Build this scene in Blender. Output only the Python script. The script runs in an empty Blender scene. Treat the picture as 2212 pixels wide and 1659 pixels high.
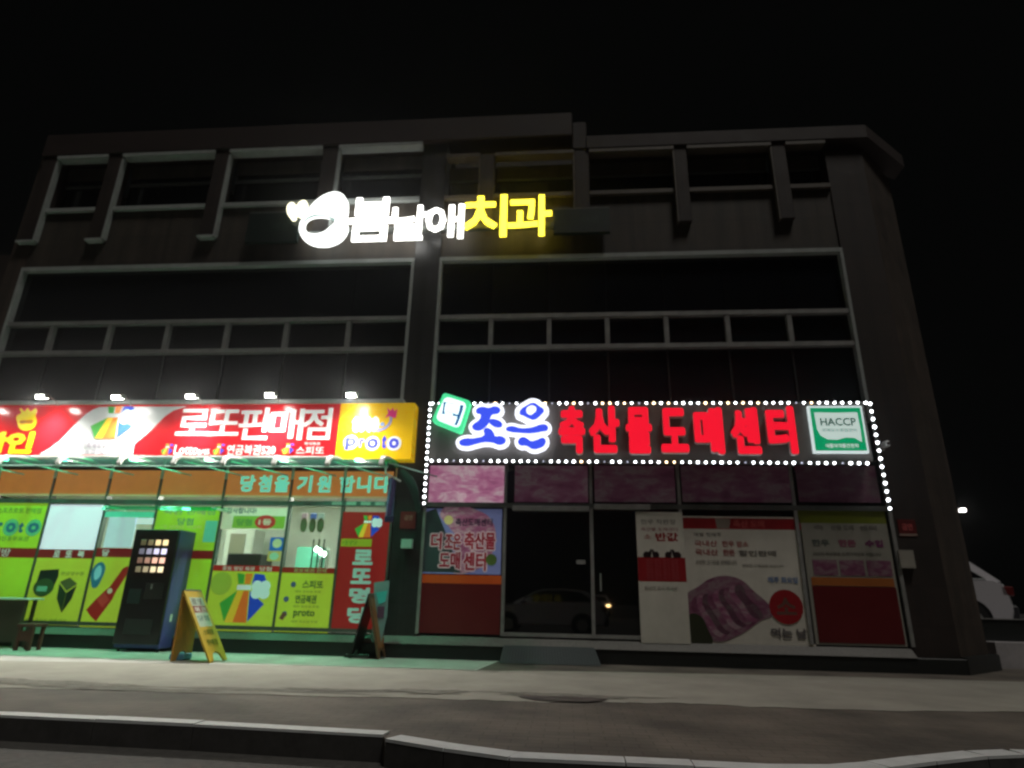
import bpy, math, random
from mathutils import Vector
random.seed(7)
SC = bpy.context.scene
COL = SC.collection
rad = math.radians

# ------------------------------------------------------------------ camera
EYE = 0.92                     # eye height above the paving at the foot of the building
DIST = 11.0                    # camera to facade plane (y = 0)
YAW, PITCH, ROLL, FPX = -0.0888684402, 0.333746346, 0.022011576, 1350.0
cy, sy, cp, sp = math.cos(YAW), math.sin(YAW), math.cos(PITCH), math.sin(PITCH)
FWD = Vector((sy*cp, cy*cp, sp)); _r = Vector((cy, -sy, 0)); _u = _r.cross(FWD)
RGT = math.cos(ROLL)*_r + math.sin(ROLL)*_u
UPV = -math.sin(ROLL)*_r + math.cos(ROLL)*_u
CAM = Vector((0, -DIST, EYE))
cam = bpy.data.cameras.new('camera')
camo = bpy.data.objects.new('camera', cam); COL.objects.link(camo)
from mathutils import Matrix
m3 = Matrix((RGT, UPV, -FWD)).transposed().to_4x4(); m3.translation = CAM
camo.matrix_world = m3
cam.sensor_width = 36; cam.lens = FPX/2212*36; cam.clip_end = 2000; cam.clip_start = .05
cam.dof.use_dof = True; cam.dof.focus_distance = 3.0; cam.dof.aperture_fstop = 1.7
SC.camera = camo

# ------------------------------------------------------------------ light
w = bpy.data.worlds.new('World'); SC.world = w; w.use_nodes = True
w.node_tree.nodes['Background'].inputs['Color'].default_value = (.55, .62, .6, 1)
w.node_tree.nodes['Background'].inputs['Strength'].default_value = 0.0016
sl = bpy.data.lights.new('street_fill', 'SUN'); sl.energy = .8; sl.angle = rad(12); sl.color = (1, .95, .88)  # dim directional lamp standing in for unseen street lamps behind the viewer
so = bpy.data.objects.new('street_fill', sl); COL.objects.link(so)
so.rotation_euler = Vector((-.27, .33, -.95)).to_track_quat('-Z', 'Y').to_euler()
SC.view_settings.view_transform = 'Standard'; SC.view_settings.look = 'None'
SC.view_settings.exposure = 0; SC.view_settings.gamma = 1
SC.cycles.use_denoising = True
SC.cycles.transparent_max_bounces = 16
SC.cycles.sample_clamp_indirect = 4
SC.cycles.pixel_filter_type = 'BLACKMAN_HARRIS'; SC.cycles.filter_width = 2.0
LAMP_W = 290

# ------------------------------------------------------------------ helpers
def at(px, py, Y=0.0):
    """point on the vertical plane y=Y seen at (px,py) of the 2212x1659 photograph"""
    d = FWD + RGT*((px-1106)/FPX) + UPV*((829.5-py)/FPX)
    return CAM + d*((Y+DIST)/d.y)
def gr(px, py, Zg=0.0):
    d = FWD + RGT*((px-1106)/FPX) + UPV*((829.5-py)/FPX)
    return CAM + d*((Zg-EYE)/d.z)
def aX(px, py, Y=0.0): return at(px, py, Y).x
def aZ(px, py, Y=0.0): return at(px, py, Y).z
def lin(c):
    f = lambda v: v/12.92 if v <= .04045 else ((v+.055)/1.055)**2.4
    return tuple(f(v/255) for v in c)

MATS = {}
def mat(name, col, rough=.6, metal=0, glow=0, gcol=None, noise=0, nscale=6, spec=.5, bump=0, dark=None, coat=0):
    if name in MATS: return MATS[name]
    m = bpy.data.materials.new(name); m.use_nodes = True
    nt = m.node_tree; b = nt.nodes['Principled BSDF']
    b.inputs['Base Color'].default_value = (*col, 1)
    b.inputs['Roughness'].default_value = rough; b.inputs['Metallic'].default_value = metal
    b.inputs['Specular IOR Level'].default_value = spec
    b.inputs['Coat Weight'].default_value = coat
    if glow:
        b.inputs['Emission Color'].default_value = (*(gcol or col), 1)
        b.inputs['Emission Strength'].default_value = glow
    if noise or bump:
        tc = nt.nodes.new('ShaderNodeTexCoord')
        n = nt.nodes.new('ShaderNodeTexNoise'); n.inputs['Scale'].default_value = nscale; n.inputs['Detail'].default_value = 8
        n.inputs['Roughness'].default_value = .65
        nt.links.new(tc.outputs['Object'], n.inputs['Vector'])
        if noise:
            r = nt.nodes.new('ShaderNodeValToRGB')
            d = dark or tuple(c*(1-noise) for c in col)
            r.color_ramp.elements[0].color = (*d, 1); r.color_ramp.elements[0].position = .32
            r.color_ramp.elements[1].color = (*tuple(min(1, c*(1+noise*.5)) for c in col), 1); r.color_ramp.elements[1].position = .68
            nt.links.new(n.outputs['Fac'], r.inputs['Fac']); nt.links.new(r.outputs['Color'], b.inputs['Base Color'])
            mr = nt.nodes.new('ShaderNodeMapRange'); mr.inputs['To Min'].default_value = max(0, rough-.12); mr.inputs['To Max'].default_value = min(1, rough+.12)
            nt.links.new(n.outputs['Fac'], mr.inputs['Value']); nt.links.new(mr.outputs['Result'], b.inputs['Roughness'])
        if bump:
            bp = nt.nodes.new('ShaderNodeBump'); bp.inputs['Strength'].default_value = bump; bp.inputs['Distance'].default_value = .02
            nt.links.new(n.outputs['Fac'], bp.inputs['Height']); nt.links.new(bp.outputs['Normal'], b.inputs['Normal'])
    MATS[name] = m
    return m
def film(rgb, glow=0, rough=.45, a=1.0):
    """printed film / vinyl of the given sRGB colour; glow = how strongly the shop light behind it shows through"""
    c = lin(rgb); c = tuple(min(.85, v*a) for v in c)
    return mat('film_%d_%d_%d_%g' % (*rgb, glow), c, rough, 0, glow, noise=.12, nscale=2.3)
def stone(name, col, rough, bw, bh, joint=.55):
    m = mat(name, col, rough, noise=.3, nscale=3, bump=.15); nt = m.node_tree; b = nt.nodes['Principled BSDF']
    src = b.inputs['Base Color'].links[0].from_socket
    tc = nt.nodes.new('ShaderNodeTexCoord'); sx = nt.nodes.new('ShaderNodeSeparateXYZ'); cx = nt.nodes.new('ShaderNodeCombineXYZ')
    nt.links.new(tc.outputs['Object'], sx.inputs[0]); nt.links.new(sx.outputs['X'], cx.inputs['X']); nt.links.new(sx.outputs['Z'], cx.inputs['Y'])
    br = nt.nodes.new('ShaderNodeTexBrick'); br.inputs['Scale'].default_value = 1; br.inputs['Brick Width'].default_value = bw; br.inputs['Row Height'].default_value = bh
    br.inputs['Mortar Size'].default_value = .008; br.offset = 0
    br.inputs['Color1'].default_value = (1, 1, 1, 1); br.inputs['Color2'].default_value = (.82, .82, .82, 1); br.inputs['Mortar'].default_value = (joint, joint, joint, 1)
    nt.links.new(cx.outputs[0], br.inputs['Vector'])
    mp = nt.nodes.new('ShaderNodeMapping'); mp.inputs['Scale'].default_value = (2.2, 2.2, .16); n = nt.nodes.new('ShaderNodeTexNoise'); n.inputs['Scale'].default_value = 2; n.inputs['Detail'].default_value = 7
    nt.links.new(tc.outputs['Object'], mp.inputs[0]); nt.links.new(mp.outputs[0], n.inputs['Vector'])
    mr = nt.nodes.new('ShaderNodeMapRange'); mr.inputs['From Min'].default_value = .35; mr.inputs['From Max'].default_value = .65; mr.inputs['To Min'].default_value = .6; mr.inputs['To Max'].default_value = 1.15
    nt.links.new(n.outputs['Fac'], mr.inputs['Value'])
    m1 = nt.nodes.new('ShaderNodeMix'); m1.data_type = 'RGBA'; m1.blend_type = 'MULTIPLY'; m1.inputs[0].default_value = 1
    m2 = nt.nodes.new('ShaderNodeMix'); m2.data_type = 'RGBA'; m2.blend_type = 'MULTIPLY'; m2.inputs[0].default_value = 1
    nt.links.new(src, m1.inputs[6]); nt.links.new(br.outputs['Color'], m1.inputs[7]); nt.links.new(m1.outputs[2], m2.inputs[6]); nt.links.new(mr.outputs[0], m2.inputs[7])
    nt.links.new(m2.outputs[2], b.inputs['Base Color'])
    return m
def lamp_mat(name, col, s): return mat(name, (.8, .8, .8), .4, 0, s, col)

def wloc(o):
    v = Vector((0, 0, 0))
    while o: v += o.location; o = o.parent
    return v
def tag(o, label=None, cat=None, group=None, kind=None):
    if label: o['label'] = label
    if cat: o['category'] = cat
    if group: o['group'] = group
    if kind: o['kind'] = kind
    return o
def thing(name, loc, label, cat, group=None):
    o = bpy.data.objects.new(name, None); o.empty_display_size = .1; COL.objects.link(o); o.location = loc
    return tag(o, label, cat, group)
def mk(name, verts, faces, m, parent=None, smooth=False, origin=None):
    vs = [Vector(v) for v in verts]
    lo = Vector((min(v[i] for v in vs) for i in range(3))); hi = Vector((max(v[i] for v in vs) for i in range(3)))
    c = Vector(origin) if origin else (lo+hi)/2
    me = bpy.data.meshes.new(name); me.from_pydata([tuple(v-c) for v in vs], [], faces); me.update()
    if m: me.materials.append(m)
    if smooth:
        for p in me.polygons: p.use_smooth = True
    o = bpy.data.objects.new(name, me); COL.objects.link(o)
    o.location = c - (wloc(parent) if parent else Vector((0, 0, 0)))
    if parent: o.parent = parent
    return o
class MB:
    def __init__(s): s.v = []; s.f = []
    def add(s, vs, fs):
        n = len(s.v); s.v += [tuple(v) for v in vs]; s.f += [tuple(i+n for i in f) for f in fs]; return s
    def box(s, x0, x1, y0, y1, z0, z1, b=0.0):
        if x0 > x1: x0, x1 = x1, x0
        if y0 > y1: y0, y1 = y1, y0
        if z0 > z1: z0, z1 = z1, z0
        b = min(b, (x1-x0)*.3, (y1-y0)*.3, (z1-z0)*.3)
        if b <= 0:
            vs = [(x, y, z) for z in (z0, z1) for y in (y0, y1) for x in (x0, x1)]
            return s.add(vs, [(0, 2, 3, 1), (4, 5, 7, 6), (0, 1, 5, 4), (2, 6, 7, 3), (0, 4, 6, 2), (1, 3, 7, 5)])
        # chamfered box: convex hull of 24 points built explicitly
        import bmesh
        bm = bmesh.new()
        for x in (x0, x1):
            for y in (y0, y1):
                for z in (z0, z1):
                    dx = b if x == x0 else -b; dy = b if y == y0 else -b; dz = b if z == z0 else -b
                    bm.verts.new((x, y+dy, z+dz)); bm.verts.new((x+dx, y, z+dz)); bm.verts.new((x+dx, y+dy, z))
        bmesh.ops.convex_hull(bm, input=bm.verts[:])
        bm.verts.index_update()
        s.add([v.co[:] for v in bm.verts], [[v.index for v in f.verts] for f in bm.faces]); bm.free()
        return s
    def tube(s, pts, r, n=8, r1=None):
        pts = [Vector(p) for p in pts]; rings = []
        for i, p in enumerate(pts):
            d = (pts[min(i+1, len(pts)-1)]-pts[max(i-1, 0)]).normalized()
            a = d.orthogonal().normalized() if i == 0 else (a - d*a.dot(d)).normalized()
            bb = d.cross(a); rr = r if r1 is None else r+(r1-r)*i/(len(pts)-1)
            rings.append([p+a*rr*math.cos(2*math.pi*k/n)+bb*rr*math.sin(2*math.pi*k/n) for k in range(n)])
        vs = [v for R in rings for v in R]; fs = []
        for i in range(len(pts)-1):
            for k in range(n): fs.append((i*n+k, i*n+(k+1) % n, (i+1)*n+(k+1) % n, (i+1)*n+k))
        fs.append(tuple(range(n))[::-1]); fs.append(tuple((len(pts)-1)*n+k for k in range(n)))
        return s.add(vs, fs)
    def prism(s, pts, axis, a0, a1):
        """closed outline pts (2D) swept along axis ('x': pts=(y,z); 'y': (x,z); 'z': (x,y))"""
        n = len(pts)
        f = {'x': lambda p, a: (a, p[0], p[1]), 'y': lambda p, a: (p[0], a, p[1]), 'z': lambda p, a: (p[0], p[1], a)}[axis]
        vs = [f(p, a0) for p in pts]+[f(p, a1) for p in pts]
        fs = [tuple(range(n)), tuple(range(2*n-1, n-1, -1))]+[(i, i+n, (i+1) % n+n, (i+1) % n) for i in range(n)]
        return s.add(vs, fs)
    def build(s, name, m, parent=None, smooth=False, origin=None): return mk(name, s.v, s.f, m, parent, smooth, origin)
def box(name, x0, x1, y0, y1, z0, z1, m, parent=None, b=0.0): return MB().box(x0, x1, y0, y1, z0, z1, b).build(name, m, parent)

def curve_mesh(splines, depth, smooth, offset=0.0):
    """closed 2D outlines -> (verts, faces) of a filled plate, in the plane z, thickness depth"""
    cu = bpy.data.curves.new('outline', 'CURVE'); cu.dimensions = '2D'; cu.fill_mode = 'BOTH'
    cu.extrude = depth/2; cu.offset = offset; cu.resolution_u = 5
    for pts in splines:
        if smooth:
            sp_ = cu.splines.new('BEZIER'); sp_.bezier_points.add(len(pts)-1)
            for bp, p in zip(sp_.bezier_points, pts):
                bp.co = (p[0], p[1], 0); bp.handle_left_type = bp.handle_right_type = 'AUTO'
        else:
            sp_ = cu.splines.new('POLY'); sp_.points.add(len(pts)-1)
            for q, p in zip(sp_.points, pts): q.co = (p[0], p[1], 0, 1)
        sp_.use_cyclic_u = True
    return _to_mesh(cu)
def _to_mesh(cu):
    o = bpy.data.objects.new('tmp', cu); COL.objects.link(o)
    dg = bpy.context.evaluated_depsgraph_get(); e = o.evaluated_get(dg); me = e.to_mesh()
    vs = [v.co[:] for v in me.vertices]; fs = [tuple(p.vertices) for p in me.polygons]
    e.to_mesh_clear(); bpy.data.objects.remove(o); bpy.data.curves.remove(cu)
    return vs, fs
def outline(name, splines, y, depth, m, parent=None, smooth=True, offset=0.0):
    """outlines given in facade coordinates (x,z); front face at y, body behind it"""
    vs, fs = curve_mesh(splines, depth, smooth, offset)
    return mk(name, [(v[0], y+depth/2-v[2], v[1]) for v in vs], fs, m, parent)
TXT = {}
def text_raw(s, off):
    if (s, off) not in TXT:
        c = bpy.data.curves.new('t', 'FONT'); c.body = s; c.size = 1; c.offset = off; c.extrude = .5; c.resolution_u = 2
        TXT[(s, off)] = _to_mesh(c)
    return TXT[(s, off)]
def text(name, s, x0, x1, z0, z1, y, m, parent=None, bold=0.0, depth=.003, off=.012, fit=True):
    """lettering fitted to the rectangle; bold thickens the strokes by that fraction of the height"""
    vs, fs = text_raw(s, off)
    lx, hx = min(v[0] for v in vs), max(v[0] for v in vs); lz, hz = min(v[1] for v in vs), max(v[1] for v in vs)
    r = bold*abs(z1-z0)
    kx = (abs(x1-x0)-2*r)/(hx-lx); kz = (abs(z1-z0)-2*r)/(hz-lz)
    b = MB(); offs = [(0, 0)]
    if bold: offs += [(math.cos(k*math.pi/4)*r, math.sin(k*math.pi/4)*r) for k in range(8)]
    for i, (dx, dz) in enumerate(offs):
        b.add([(x0+r+dx+(v[0]-lx)*kx, y+(.5-v[2])*depth - i*(.0006 if depth > .0035 else .00005), z0+r+dz+(v[1]-lz)*kz) for v in vs], fs)
    return b.build(name, m, parent)

# ------------------------------------------------------------------ materials
M = dict(
 wall=stone('brown_stone', (.05, .035, .025), .75, .9, .6),
 cream=stone('beige_panel', (.05, .04, .03), .7, 1.2, .62),
 pier=stone('red_brown_stone', (.027, .017, .013), .7, .72, .6),
 pil=stone('dark_granite', (.036, .036, .037), .4, .55, .9),
 trim2=mat('beige_trim', (.09, .074, .058), .5, noise=.2, nscale=5),
 trim=mat('white_aluminium', (.36, .39, .38), .45, noise=.15, nscale=5),
 alu=mat('grey_aluminium', (.34, .34, .33), .4, metal=.3, noise=.2, nscale=6),
 alud=mat('dark_aluminium', (.12, .13, .12), .4, metal=.3, noise=.2, nscale=6),
 glass=mat('dark_glass', (.006, .007, .009), .12, spec=.5),
 dglass=mat('door_glass', (.004, .005, .005), .02, spec=1.0),
 plinth=mat('black_granite', (.014, .017, .016), .45, noise=.4, nscale=25),
 sill=mat('grey_granite', (.12, .115, .105), .5, noise=.35, nscale=30),
 white=mat('white_paint', (.75, .75, .73), .45, noise=.08),
 black=mat('black_plastic', (.012, .012, .013), .35),
 board=mat('composite_board', (.2, .19, .18), .5, noise=.15, nscale=1.5),
)

# ================================================================== SETTING: ground
gmat = mat('far_ground', (.04, .038, .035), .9, noise=.3, nscale=.5)
tag(mk('ground', [(-400, -400, -.3), (400, -400, -.3), (400, 400, -.3), (-400, 400, -.3)], [(0, 1, 2, 3)], gmat), kind='structure')
ROADZ = -.16
roadm = mat('asphalt', (.085, .082, .075), .8, noise=.45, nscale=14, bump=.5)
tag(mk('road', [(-60, -40, ROADZ), (60, -40, ROADZ), (60, -1, ROADZ), (-60, -1, ROADZ)], [(0, 1, 2, 3)], roadm), kind='structure')
def paver_mat():
    m = bpy.data.materials.new('block_paving'); m.use_nodes = True; nt = m.node_tree; b = nt.nodes['Principled BSDF']
    tc = nt.nodes.new('ShaderNodeTexCoord'); br = nt.nodes.new('ShaderNodeTexBrick')
    br.inputs['Scale'].default_value = 1; br.inputs['Brick Width'].default_value = .22; br.inputs['Row Height'].default_value = .11
    br.inputs['Mortar Size'].default_value = .006
    br.inputs['Color1'].default_value = (.145, .128, .106, 1); br.inputs['Color2'].default_value = (.128, .114, .095, 1); br.inputs['Mortar'].default_value = (.1, .088, .073, 1)
    nt.links.new(tc.outputs['Object'], br.inputs['Vector'])
    n = nt.nodes.new('ShaderNodeTexNoise'); n.inputs['Scale'].default_value = 1.3; n.inputs['Detail'].default_value = 9
    nt.links.new(tc.outputs['Object'], n.inputs['Vector'])
    mx = nt.nodes.new('ShaderNodeMix'); mx.data_type = 'RGBA'; mx.blend_type = 'MULTIPLY'; mx.inputs[0].default_value = 1
    r = nt.nodes.new('ShaderNodeValToRGB'); r.color_ramp.elements[0].color = (.55, .55, .55, 1); r.color_ramp.elements[0].position = .35
    r.color_ramp.elements[1].color = (1.15, 1.12, 1.1, 1); r.color_ramp.elements[1].position = .65
    nt.links.new(n.outputs['Fac'], r.inputs['Fac']); nt.links.new(br.outputs['Color'], mx.inputs[6]); nt.links.new(r.outputs['Color'], mx.inputs[7])
    nt.links.new(mx.outputs[2], b.inputs['Base Color']); b.inputs['Roughness'].default_value = .8
    bp = nt.nodes.new('ShaderNodeBump'); bp.inputs['Strength'].default_value = .4; bp.inputs['Distance'].default_value = .01
    nt.links.new(br.outputs['Fac'], bp.inputs['Height']); bp.invert = True; nt.links.new(bp.outputs['Normal'], b.inputs['Normal'])
    return m
# outer edge of the pavement (kerb line), from left to right
KP = [(-30, -7.4), (-12, -6.45)] + [gr(x, y)[:2] for x, y in ((0, 1548), (420, 1568), (829, 1591))]
KQ = [gr(x, y)[:2] for x, y in ((834, 1599), (960, 1620), (1100, 1639), (1352, 1651), (1500, 1658), (1680, 1667), (1830, 1668), (1920, 1661), (2020, 1648), (2131, 1636), (2212, 1633))] + [(14, -6.0), (40, -5.5)]
pv = KP+KQ+[(40, 14), (-30, 14)]
b = MB().prism(pv, 'z', -.28, 0.0)
tag(b.build('pavement', paver_mat()), kind='structure')
# smooth concrete apron in front of the shops and the pale gritty strip in front of it
apm = mat('smooth_concrete', (.46, .46, .43), .6, noise=.25, nscale=3, bump=.1)
def sheet(name, pts, z, m): return tag(mk(name, [(p[0], p[1], z) for p in pts], [tuple(range(len(pts)))], m), kind='structure')
a0 = -1.06
AE = [tuple(gr(x, y)[:2]) for x, y in ((-300, 1421), (0, 1428), (300, 1433), (600, 1438), (900, 1444), (1020, 1448))]
sheet('apron', [(-18, -.12), (-18, -1.8)]+AE+[(AE[-1][0]+.16, -.12)], .004, apm)
sheet('apron_joint', [(AE[-1][0]+.165, -.12), (AE[-1][0]+.005, AE[-1][1]), (AE[-1][0]+.06, AE[-1][1]), (AE[-1][0]+.22, -.12)], .004, mat('pale_joint', (.55, .55, .52), .7))
def ragged(top, bot, n, jt, jb, seed):
    rr = random.Random(seed); pts = []
    def lerp(L, t):
        k = t*(len(L)-1); i = min(int(k), len(L)-2); f = k-i
        return L[i][0]+(L[i+1][0]-L[i][0])*f, L[i][1]+(L[i+1][1]-L[i][1])*f
    ph = [rr.uniform(0, 6.3) for _ in range(6)]
    wob = lambda t, j: j*(.5*math.sin(9*t+ph[0])+.35*math.sin(23*t+ph[1])+.3*math.sin(57*t+ph[2])+.25*math.sin(131*t+ph[3])+rr.uniform(-.3, .3))
    for i in range(n+1): x, y = lerp(top, i/n); pts.append((x, y+wob(i/n, jt)))
    for i in range(n+1): x, y = lerp(bot, 1-i/n); pts.append((x, y+wob(1-i/n, jb)))
    return pts
def sand_mat():
    m = mat('gritty_concrete', (.32, .31, .265), .9, noise=.22, nscale=1.4, bump=.12)
    return m
top = [(-18, -1.84)]+[(q[0], q[1]-.02) for q in AE]+[tuple(gr(1300, 1452)[:2]), tuple(gr(1800, 1462)[:2]), (12, -.7)]
bot = [tuple(gr(x, y)[:2]) for x, y in ((-350, 1484), (0, 1487), (300, 1494), (600, 1500), (900, 1509), (1130, 1517))] + [tuple(gr(x, y)[:2]) for x, y in ((1300, 1519), (1500, 1523), (1800, 1533), (2250, 1540))]
STRIP = ragged(top, bot, 150, .012, .07, 3)
sheet('pavement_strip', STRIP, .005, sand_mat())
# worn, ragged stains along the outer half of the strip
wr = random.Random(11)
wm = mat('worn_concrete', (.215, .205, .175), .9, noise=.5, nscale=9)
for k in range(16):
    px_ = wr.uniform(-20, 1250); lo_ = 1486+px_*.026
    c = gr(px_, lo_-wr.uniform(0, 15)); a_, b_ = wr.uniform(.25, 1.1), wr.uniform(.05, .16); ph = [wr.uniform(0, 6.3) for _ in range(4)]
    rim = [1+.22*math.sin(3*t+ph[0])+.18*math.sin(5*t+ph[1])+.14*math.sin(11*t+ph[2])+.1*math.sin(19*t+ph[3]) for t in [q*2*math.pi/60 for q in range(60)]]
    sheet('stain', [(c.x+a_*r_*math.cos(q*2*math.pi/60), c.y+b_*r_*math.sin(q*2*math.pi/60)) for q, r_ in enumerate(rim)], .0075+.0003*k, wm)
# damp hollow
hc = gr(1215, 1514); hp = [(hc.x+.42*math.cos(t)*(1+.15*math.sin(3*t)), hc.y+.2*math.sin(t)*(1+.12*math.cos(2*t))+.06) for t in [k*2*math.pi/28 for k in range(28)]]
sheet('damp_patch', hp, .0135, mat('damp_paving', (.1, .088, .078), .5, noise=.5, nscale=6))
# kerb stones along the pavement edge: real blocks, slightly proud
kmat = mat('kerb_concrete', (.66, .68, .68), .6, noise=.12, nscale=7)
kface = mat('shaded_kerb_face', (.05, .048, .045), .85, noise=.4, nscale=9)  # shade on the road side put into a darker face colour
def kerb(pts, width, z, name):
    P = [Vector((p[0], p[1], 0)) for p in pts]
    top_, face = MB(), MB()
    for i in range(len(P)-1):
        d = (P[i+1]-P[i]); L = d.length; d.normalize(); nrm = Vector((-d.y, d.x, 0))
        if nrm.y < 0 and abs(d.x) > .5: nrm = -nrm
        n = max(1, int(round(L/1.0)))
        for k in range(n):
            a = P[i]+d*(L*k/n+.004); e = P[i]+d*(L*(k+1)/n-.004); jz = random.uniform(-.003, .003)
            q = [a-nrm*.012, e-nrm*.012, e+nrm*width, a+nrm*width]
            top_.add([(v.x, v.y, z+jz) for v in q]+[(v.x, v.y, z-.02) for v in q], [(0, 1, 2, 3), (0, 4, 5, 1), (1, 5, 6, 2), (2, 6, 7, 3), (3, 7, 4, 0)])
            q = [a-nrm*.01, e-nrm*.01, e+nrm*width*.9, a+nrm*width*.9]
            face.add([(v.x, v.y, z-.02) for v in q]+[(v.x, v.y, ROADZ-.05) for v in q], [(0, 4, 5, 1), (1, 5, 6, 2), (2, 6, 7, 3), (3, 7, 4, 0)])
    o = tag(top_.build(name, kmat), kind='structure'); face.build('shaded_kerb_face', kface, o)
    return o
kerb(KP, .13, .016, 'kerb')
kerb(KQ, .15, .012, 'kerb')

# ================================================================== BUILDING
B = thing('commercial_building', (0, 0, 0), 'dark three storey commercial building with brown stone frame, glass bands and a cut corner', 'building')
XL, XR = -11.6, 5.33           # outer edges of the glazed bays
PL, PR = -3.02, -2.5           # central pilaster
ZG0, ZG1 = 4.0, aZ(500, 572)   # first floor glazing
H_SILL, H_HEAD_L, H_HEAD_R = 8.93, 10.3, 9.93
ROOF_L, ROOF_R = 10.9, 10.25
XE = 6.05                      # where the facade ends and the chamfer begins
# body (set back behind everything glazed)
box('wall', -16, -12.0, .3, 9, 0, 8.0, M['pier'], B)
MB().box(-12.0, XL, 0, .6, 0, ROOF_L-.35).build('pilaster', M['wall'], B)
box('pilaster', PL, PR, -.03, .5, 0, ROOF_L-.2, M['pil'], B)
box('wall', XR, XE, 0, .5, 0, ROOF_R-.5, M['pier'], B)
# wall between the glazing and the top floor openings
box('wall', XL, PL, .03, .5, ZG1+.03, H_SILL, M['cream'], B)
box('wall', PR, XR, .03, .5, ZG1+.03, H_SILL, M['cream'], B)
# chamfered corner and the hidden flanks
CE = (7.05, 1.0)
MB().prism([(XE, .005), CE, (CE[0], 9), (XE-.2, 9), (XE-.2, .5), (XE, .5)], 'z', 0, ROOF_R-.5).build('corner_wall', M['wall'], B)
# beams / parapets
PAR = mat('dark_red_coping', (.022, .012, .01), .7, noise=.3, nscale=3)
MB().box(XL-.3, .2, -.14, .5, H_HEAD_L, ROOF_L, .02).build('parapet', PAR, B)
MB().box(.2, .5, -.12, .5, H_HEAD_R+.02, ROOF_L-.25, .02).build('parapet', M['pier'], B)
MB().prism([(.5, -.14), (XE+.1, -.14), (CE[0]+.3, .86), (CE[0]+.3, 1.3), (XE-.2, .5), (.5, .5)], 'z', H_HEAD_R+.02, ROOF_R).build('parapet', PAR, B)
MB().box(PR, .45, .9, 4, ROOF_L-.6, ROOF_L+.15, .02).build('penthouse', M['cream'], B)
MB().box(.45, .85, 1.2, 4, ROOF_L-.9, ROOF_L-.2, .02).build('penthouse', M['cream'], B)
box('roof', -12, XE, .5, 9, ROOF_R-.7, ROOF_R-.6, M['wall'], B)
# soffit trims under the beams, sill ledges
pierL = [(-11.85, -11.5)]+[(-10.25, -9.92), (-7.72, -7.40), (-5.25, -4.9)]
pierR = [(-1.75, -1.45), (.24, .54), (2.3, 2.55), (4.26, 4.53)]
def runs(x0, x1, piers):
    xs = [x0]+[v for p in piers for v in p if x0 < v < x1]+[x1]; out = []
    if piers[0][0] <= x0: xs = xs[1:] if xs[1] > x0 else xs
    xs = sorted(xs); k = 0; res = []
    edges = sorted(piers); cur = x0
    for a, c in edges:
        if a > cur: res.append((cur, min(a, x1)))
        cur = max(cur, c)
    if cur < x1: res.append((cur, x1))
    return res
for (x0, x1, pr, hh) in ((XL, PL, pierL, H_HEAD_L), (PR, XR, pierR, H_HEAD_R)):
    tm = M['trim'] if x0 == XL else M['trim2']
    for (a, c) in runs(x0, x1, pr):
        box('ledge', a+.01, c-.01, -.05, .14, H_SILL-.08, H_SILL+.01, tm, B)
        box('soffit_trim', a+.01, c-.01, -.13, .1, hh-.08, hh-.005, tm, B)
        wn = box('window', a+.02, c-.02, .3, .34, H_SILL+.01, hh-.08, M['glass'], B)
        hz = (H_SILL+hh)/2+.1
        for (z0, z1, mm) in ((hz-.03, hz+.03, M['alud']), (H_SILL+.02, H_SILL+.08, M['alud'])): box('window_bar', a+.03, c-.03, .25, .298, z0, z1, mm, wn)
        box('blind_box', a+.03, c-.03, .24, .298, hh-.4, hh-.085, M['cream'], wn)
    for (a, c) in pr:
        p = MB().box(a, c, -.1, .2, 8.12, hh-.005, .01).build('pier', M['pier'], B)
        s = 1 if x0 == XL else 0
        xe = c if s else a
        box('edge_trim', xe+(.0 if s else -.03), xe+(.04 if s else 0), -.105, .02, 8.1, hh-.085, tm, p)
        if s: box('foot', a-.02, c, -.13, .02, 8.05, 8.1, tm, p)
# first floor glazing: two bays of seven columns and three rows
rz1, rz2 = aZ(500, 693.4), aZ(500, 758)
for (x0, x1, names) in ((XL, PL, 0), (PR, XR, 1)):
    f = MB(); t = .055
    f.box(x0, x1, -.05, .1, ZG1-t, ZG1+.03); f.box(x0, x0+t, -.05, .1, ZG0, ZG1-t-.002); f.box(x1-t, x1, -.05, .1, ZG0, ZG1-t-.002)
    f.build('window_frame', M['trim'], B)
    rails = [box('window_rail', x0+t, x1-t, -.03, .1, z-.042, z+.042, M['trim'] if 0 else M['alu'], B) for z in (rz1, rz2)]
    xs = [aX(px, 715) for px in ((-8, 112, 237, 362, 490, 618, 752) if names == 0 else (1060, 1186, 1312, 1440, 1573, 1708))]
    xs = [x for x in xs if x0+.3 < x < x1-.3]
    cols = [x0+t]+xs+[x1-t]
    for x in xs: box('mullion', x-.042, x+.042, -.02, .1, rz2+.052, rz1-.052, M['alu'], B)
    for x in xs: box('mullion', x-.014, x+.014, .05, .1, ZG0, rz2-.052, M['plinth'], B)
    for i in range(len(cols)-1):
        a, c = cols[i]+.004, cols[i+1]-.004
        for z0, z1 in ((ZG0, rz2-.05), (rz2+.05, rz1-.05), (rz1+.05, ZG1-t)):
            box('window_pane', a, c, .08, .11, z0, z1, M['glass'], B)
    box('floor_slab', x0, x1, .3, 8, ZG0-.3, ZG0-.05, M['wall'], B)
# lintel zone behind the shop signs
box('wall', -16, PL, .12, .5, 3.3, ZG0, M['pil'], B)
box('wall', PR, XR, .12, .5, 3.3, ZG0, M['pil'], B)
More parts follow.
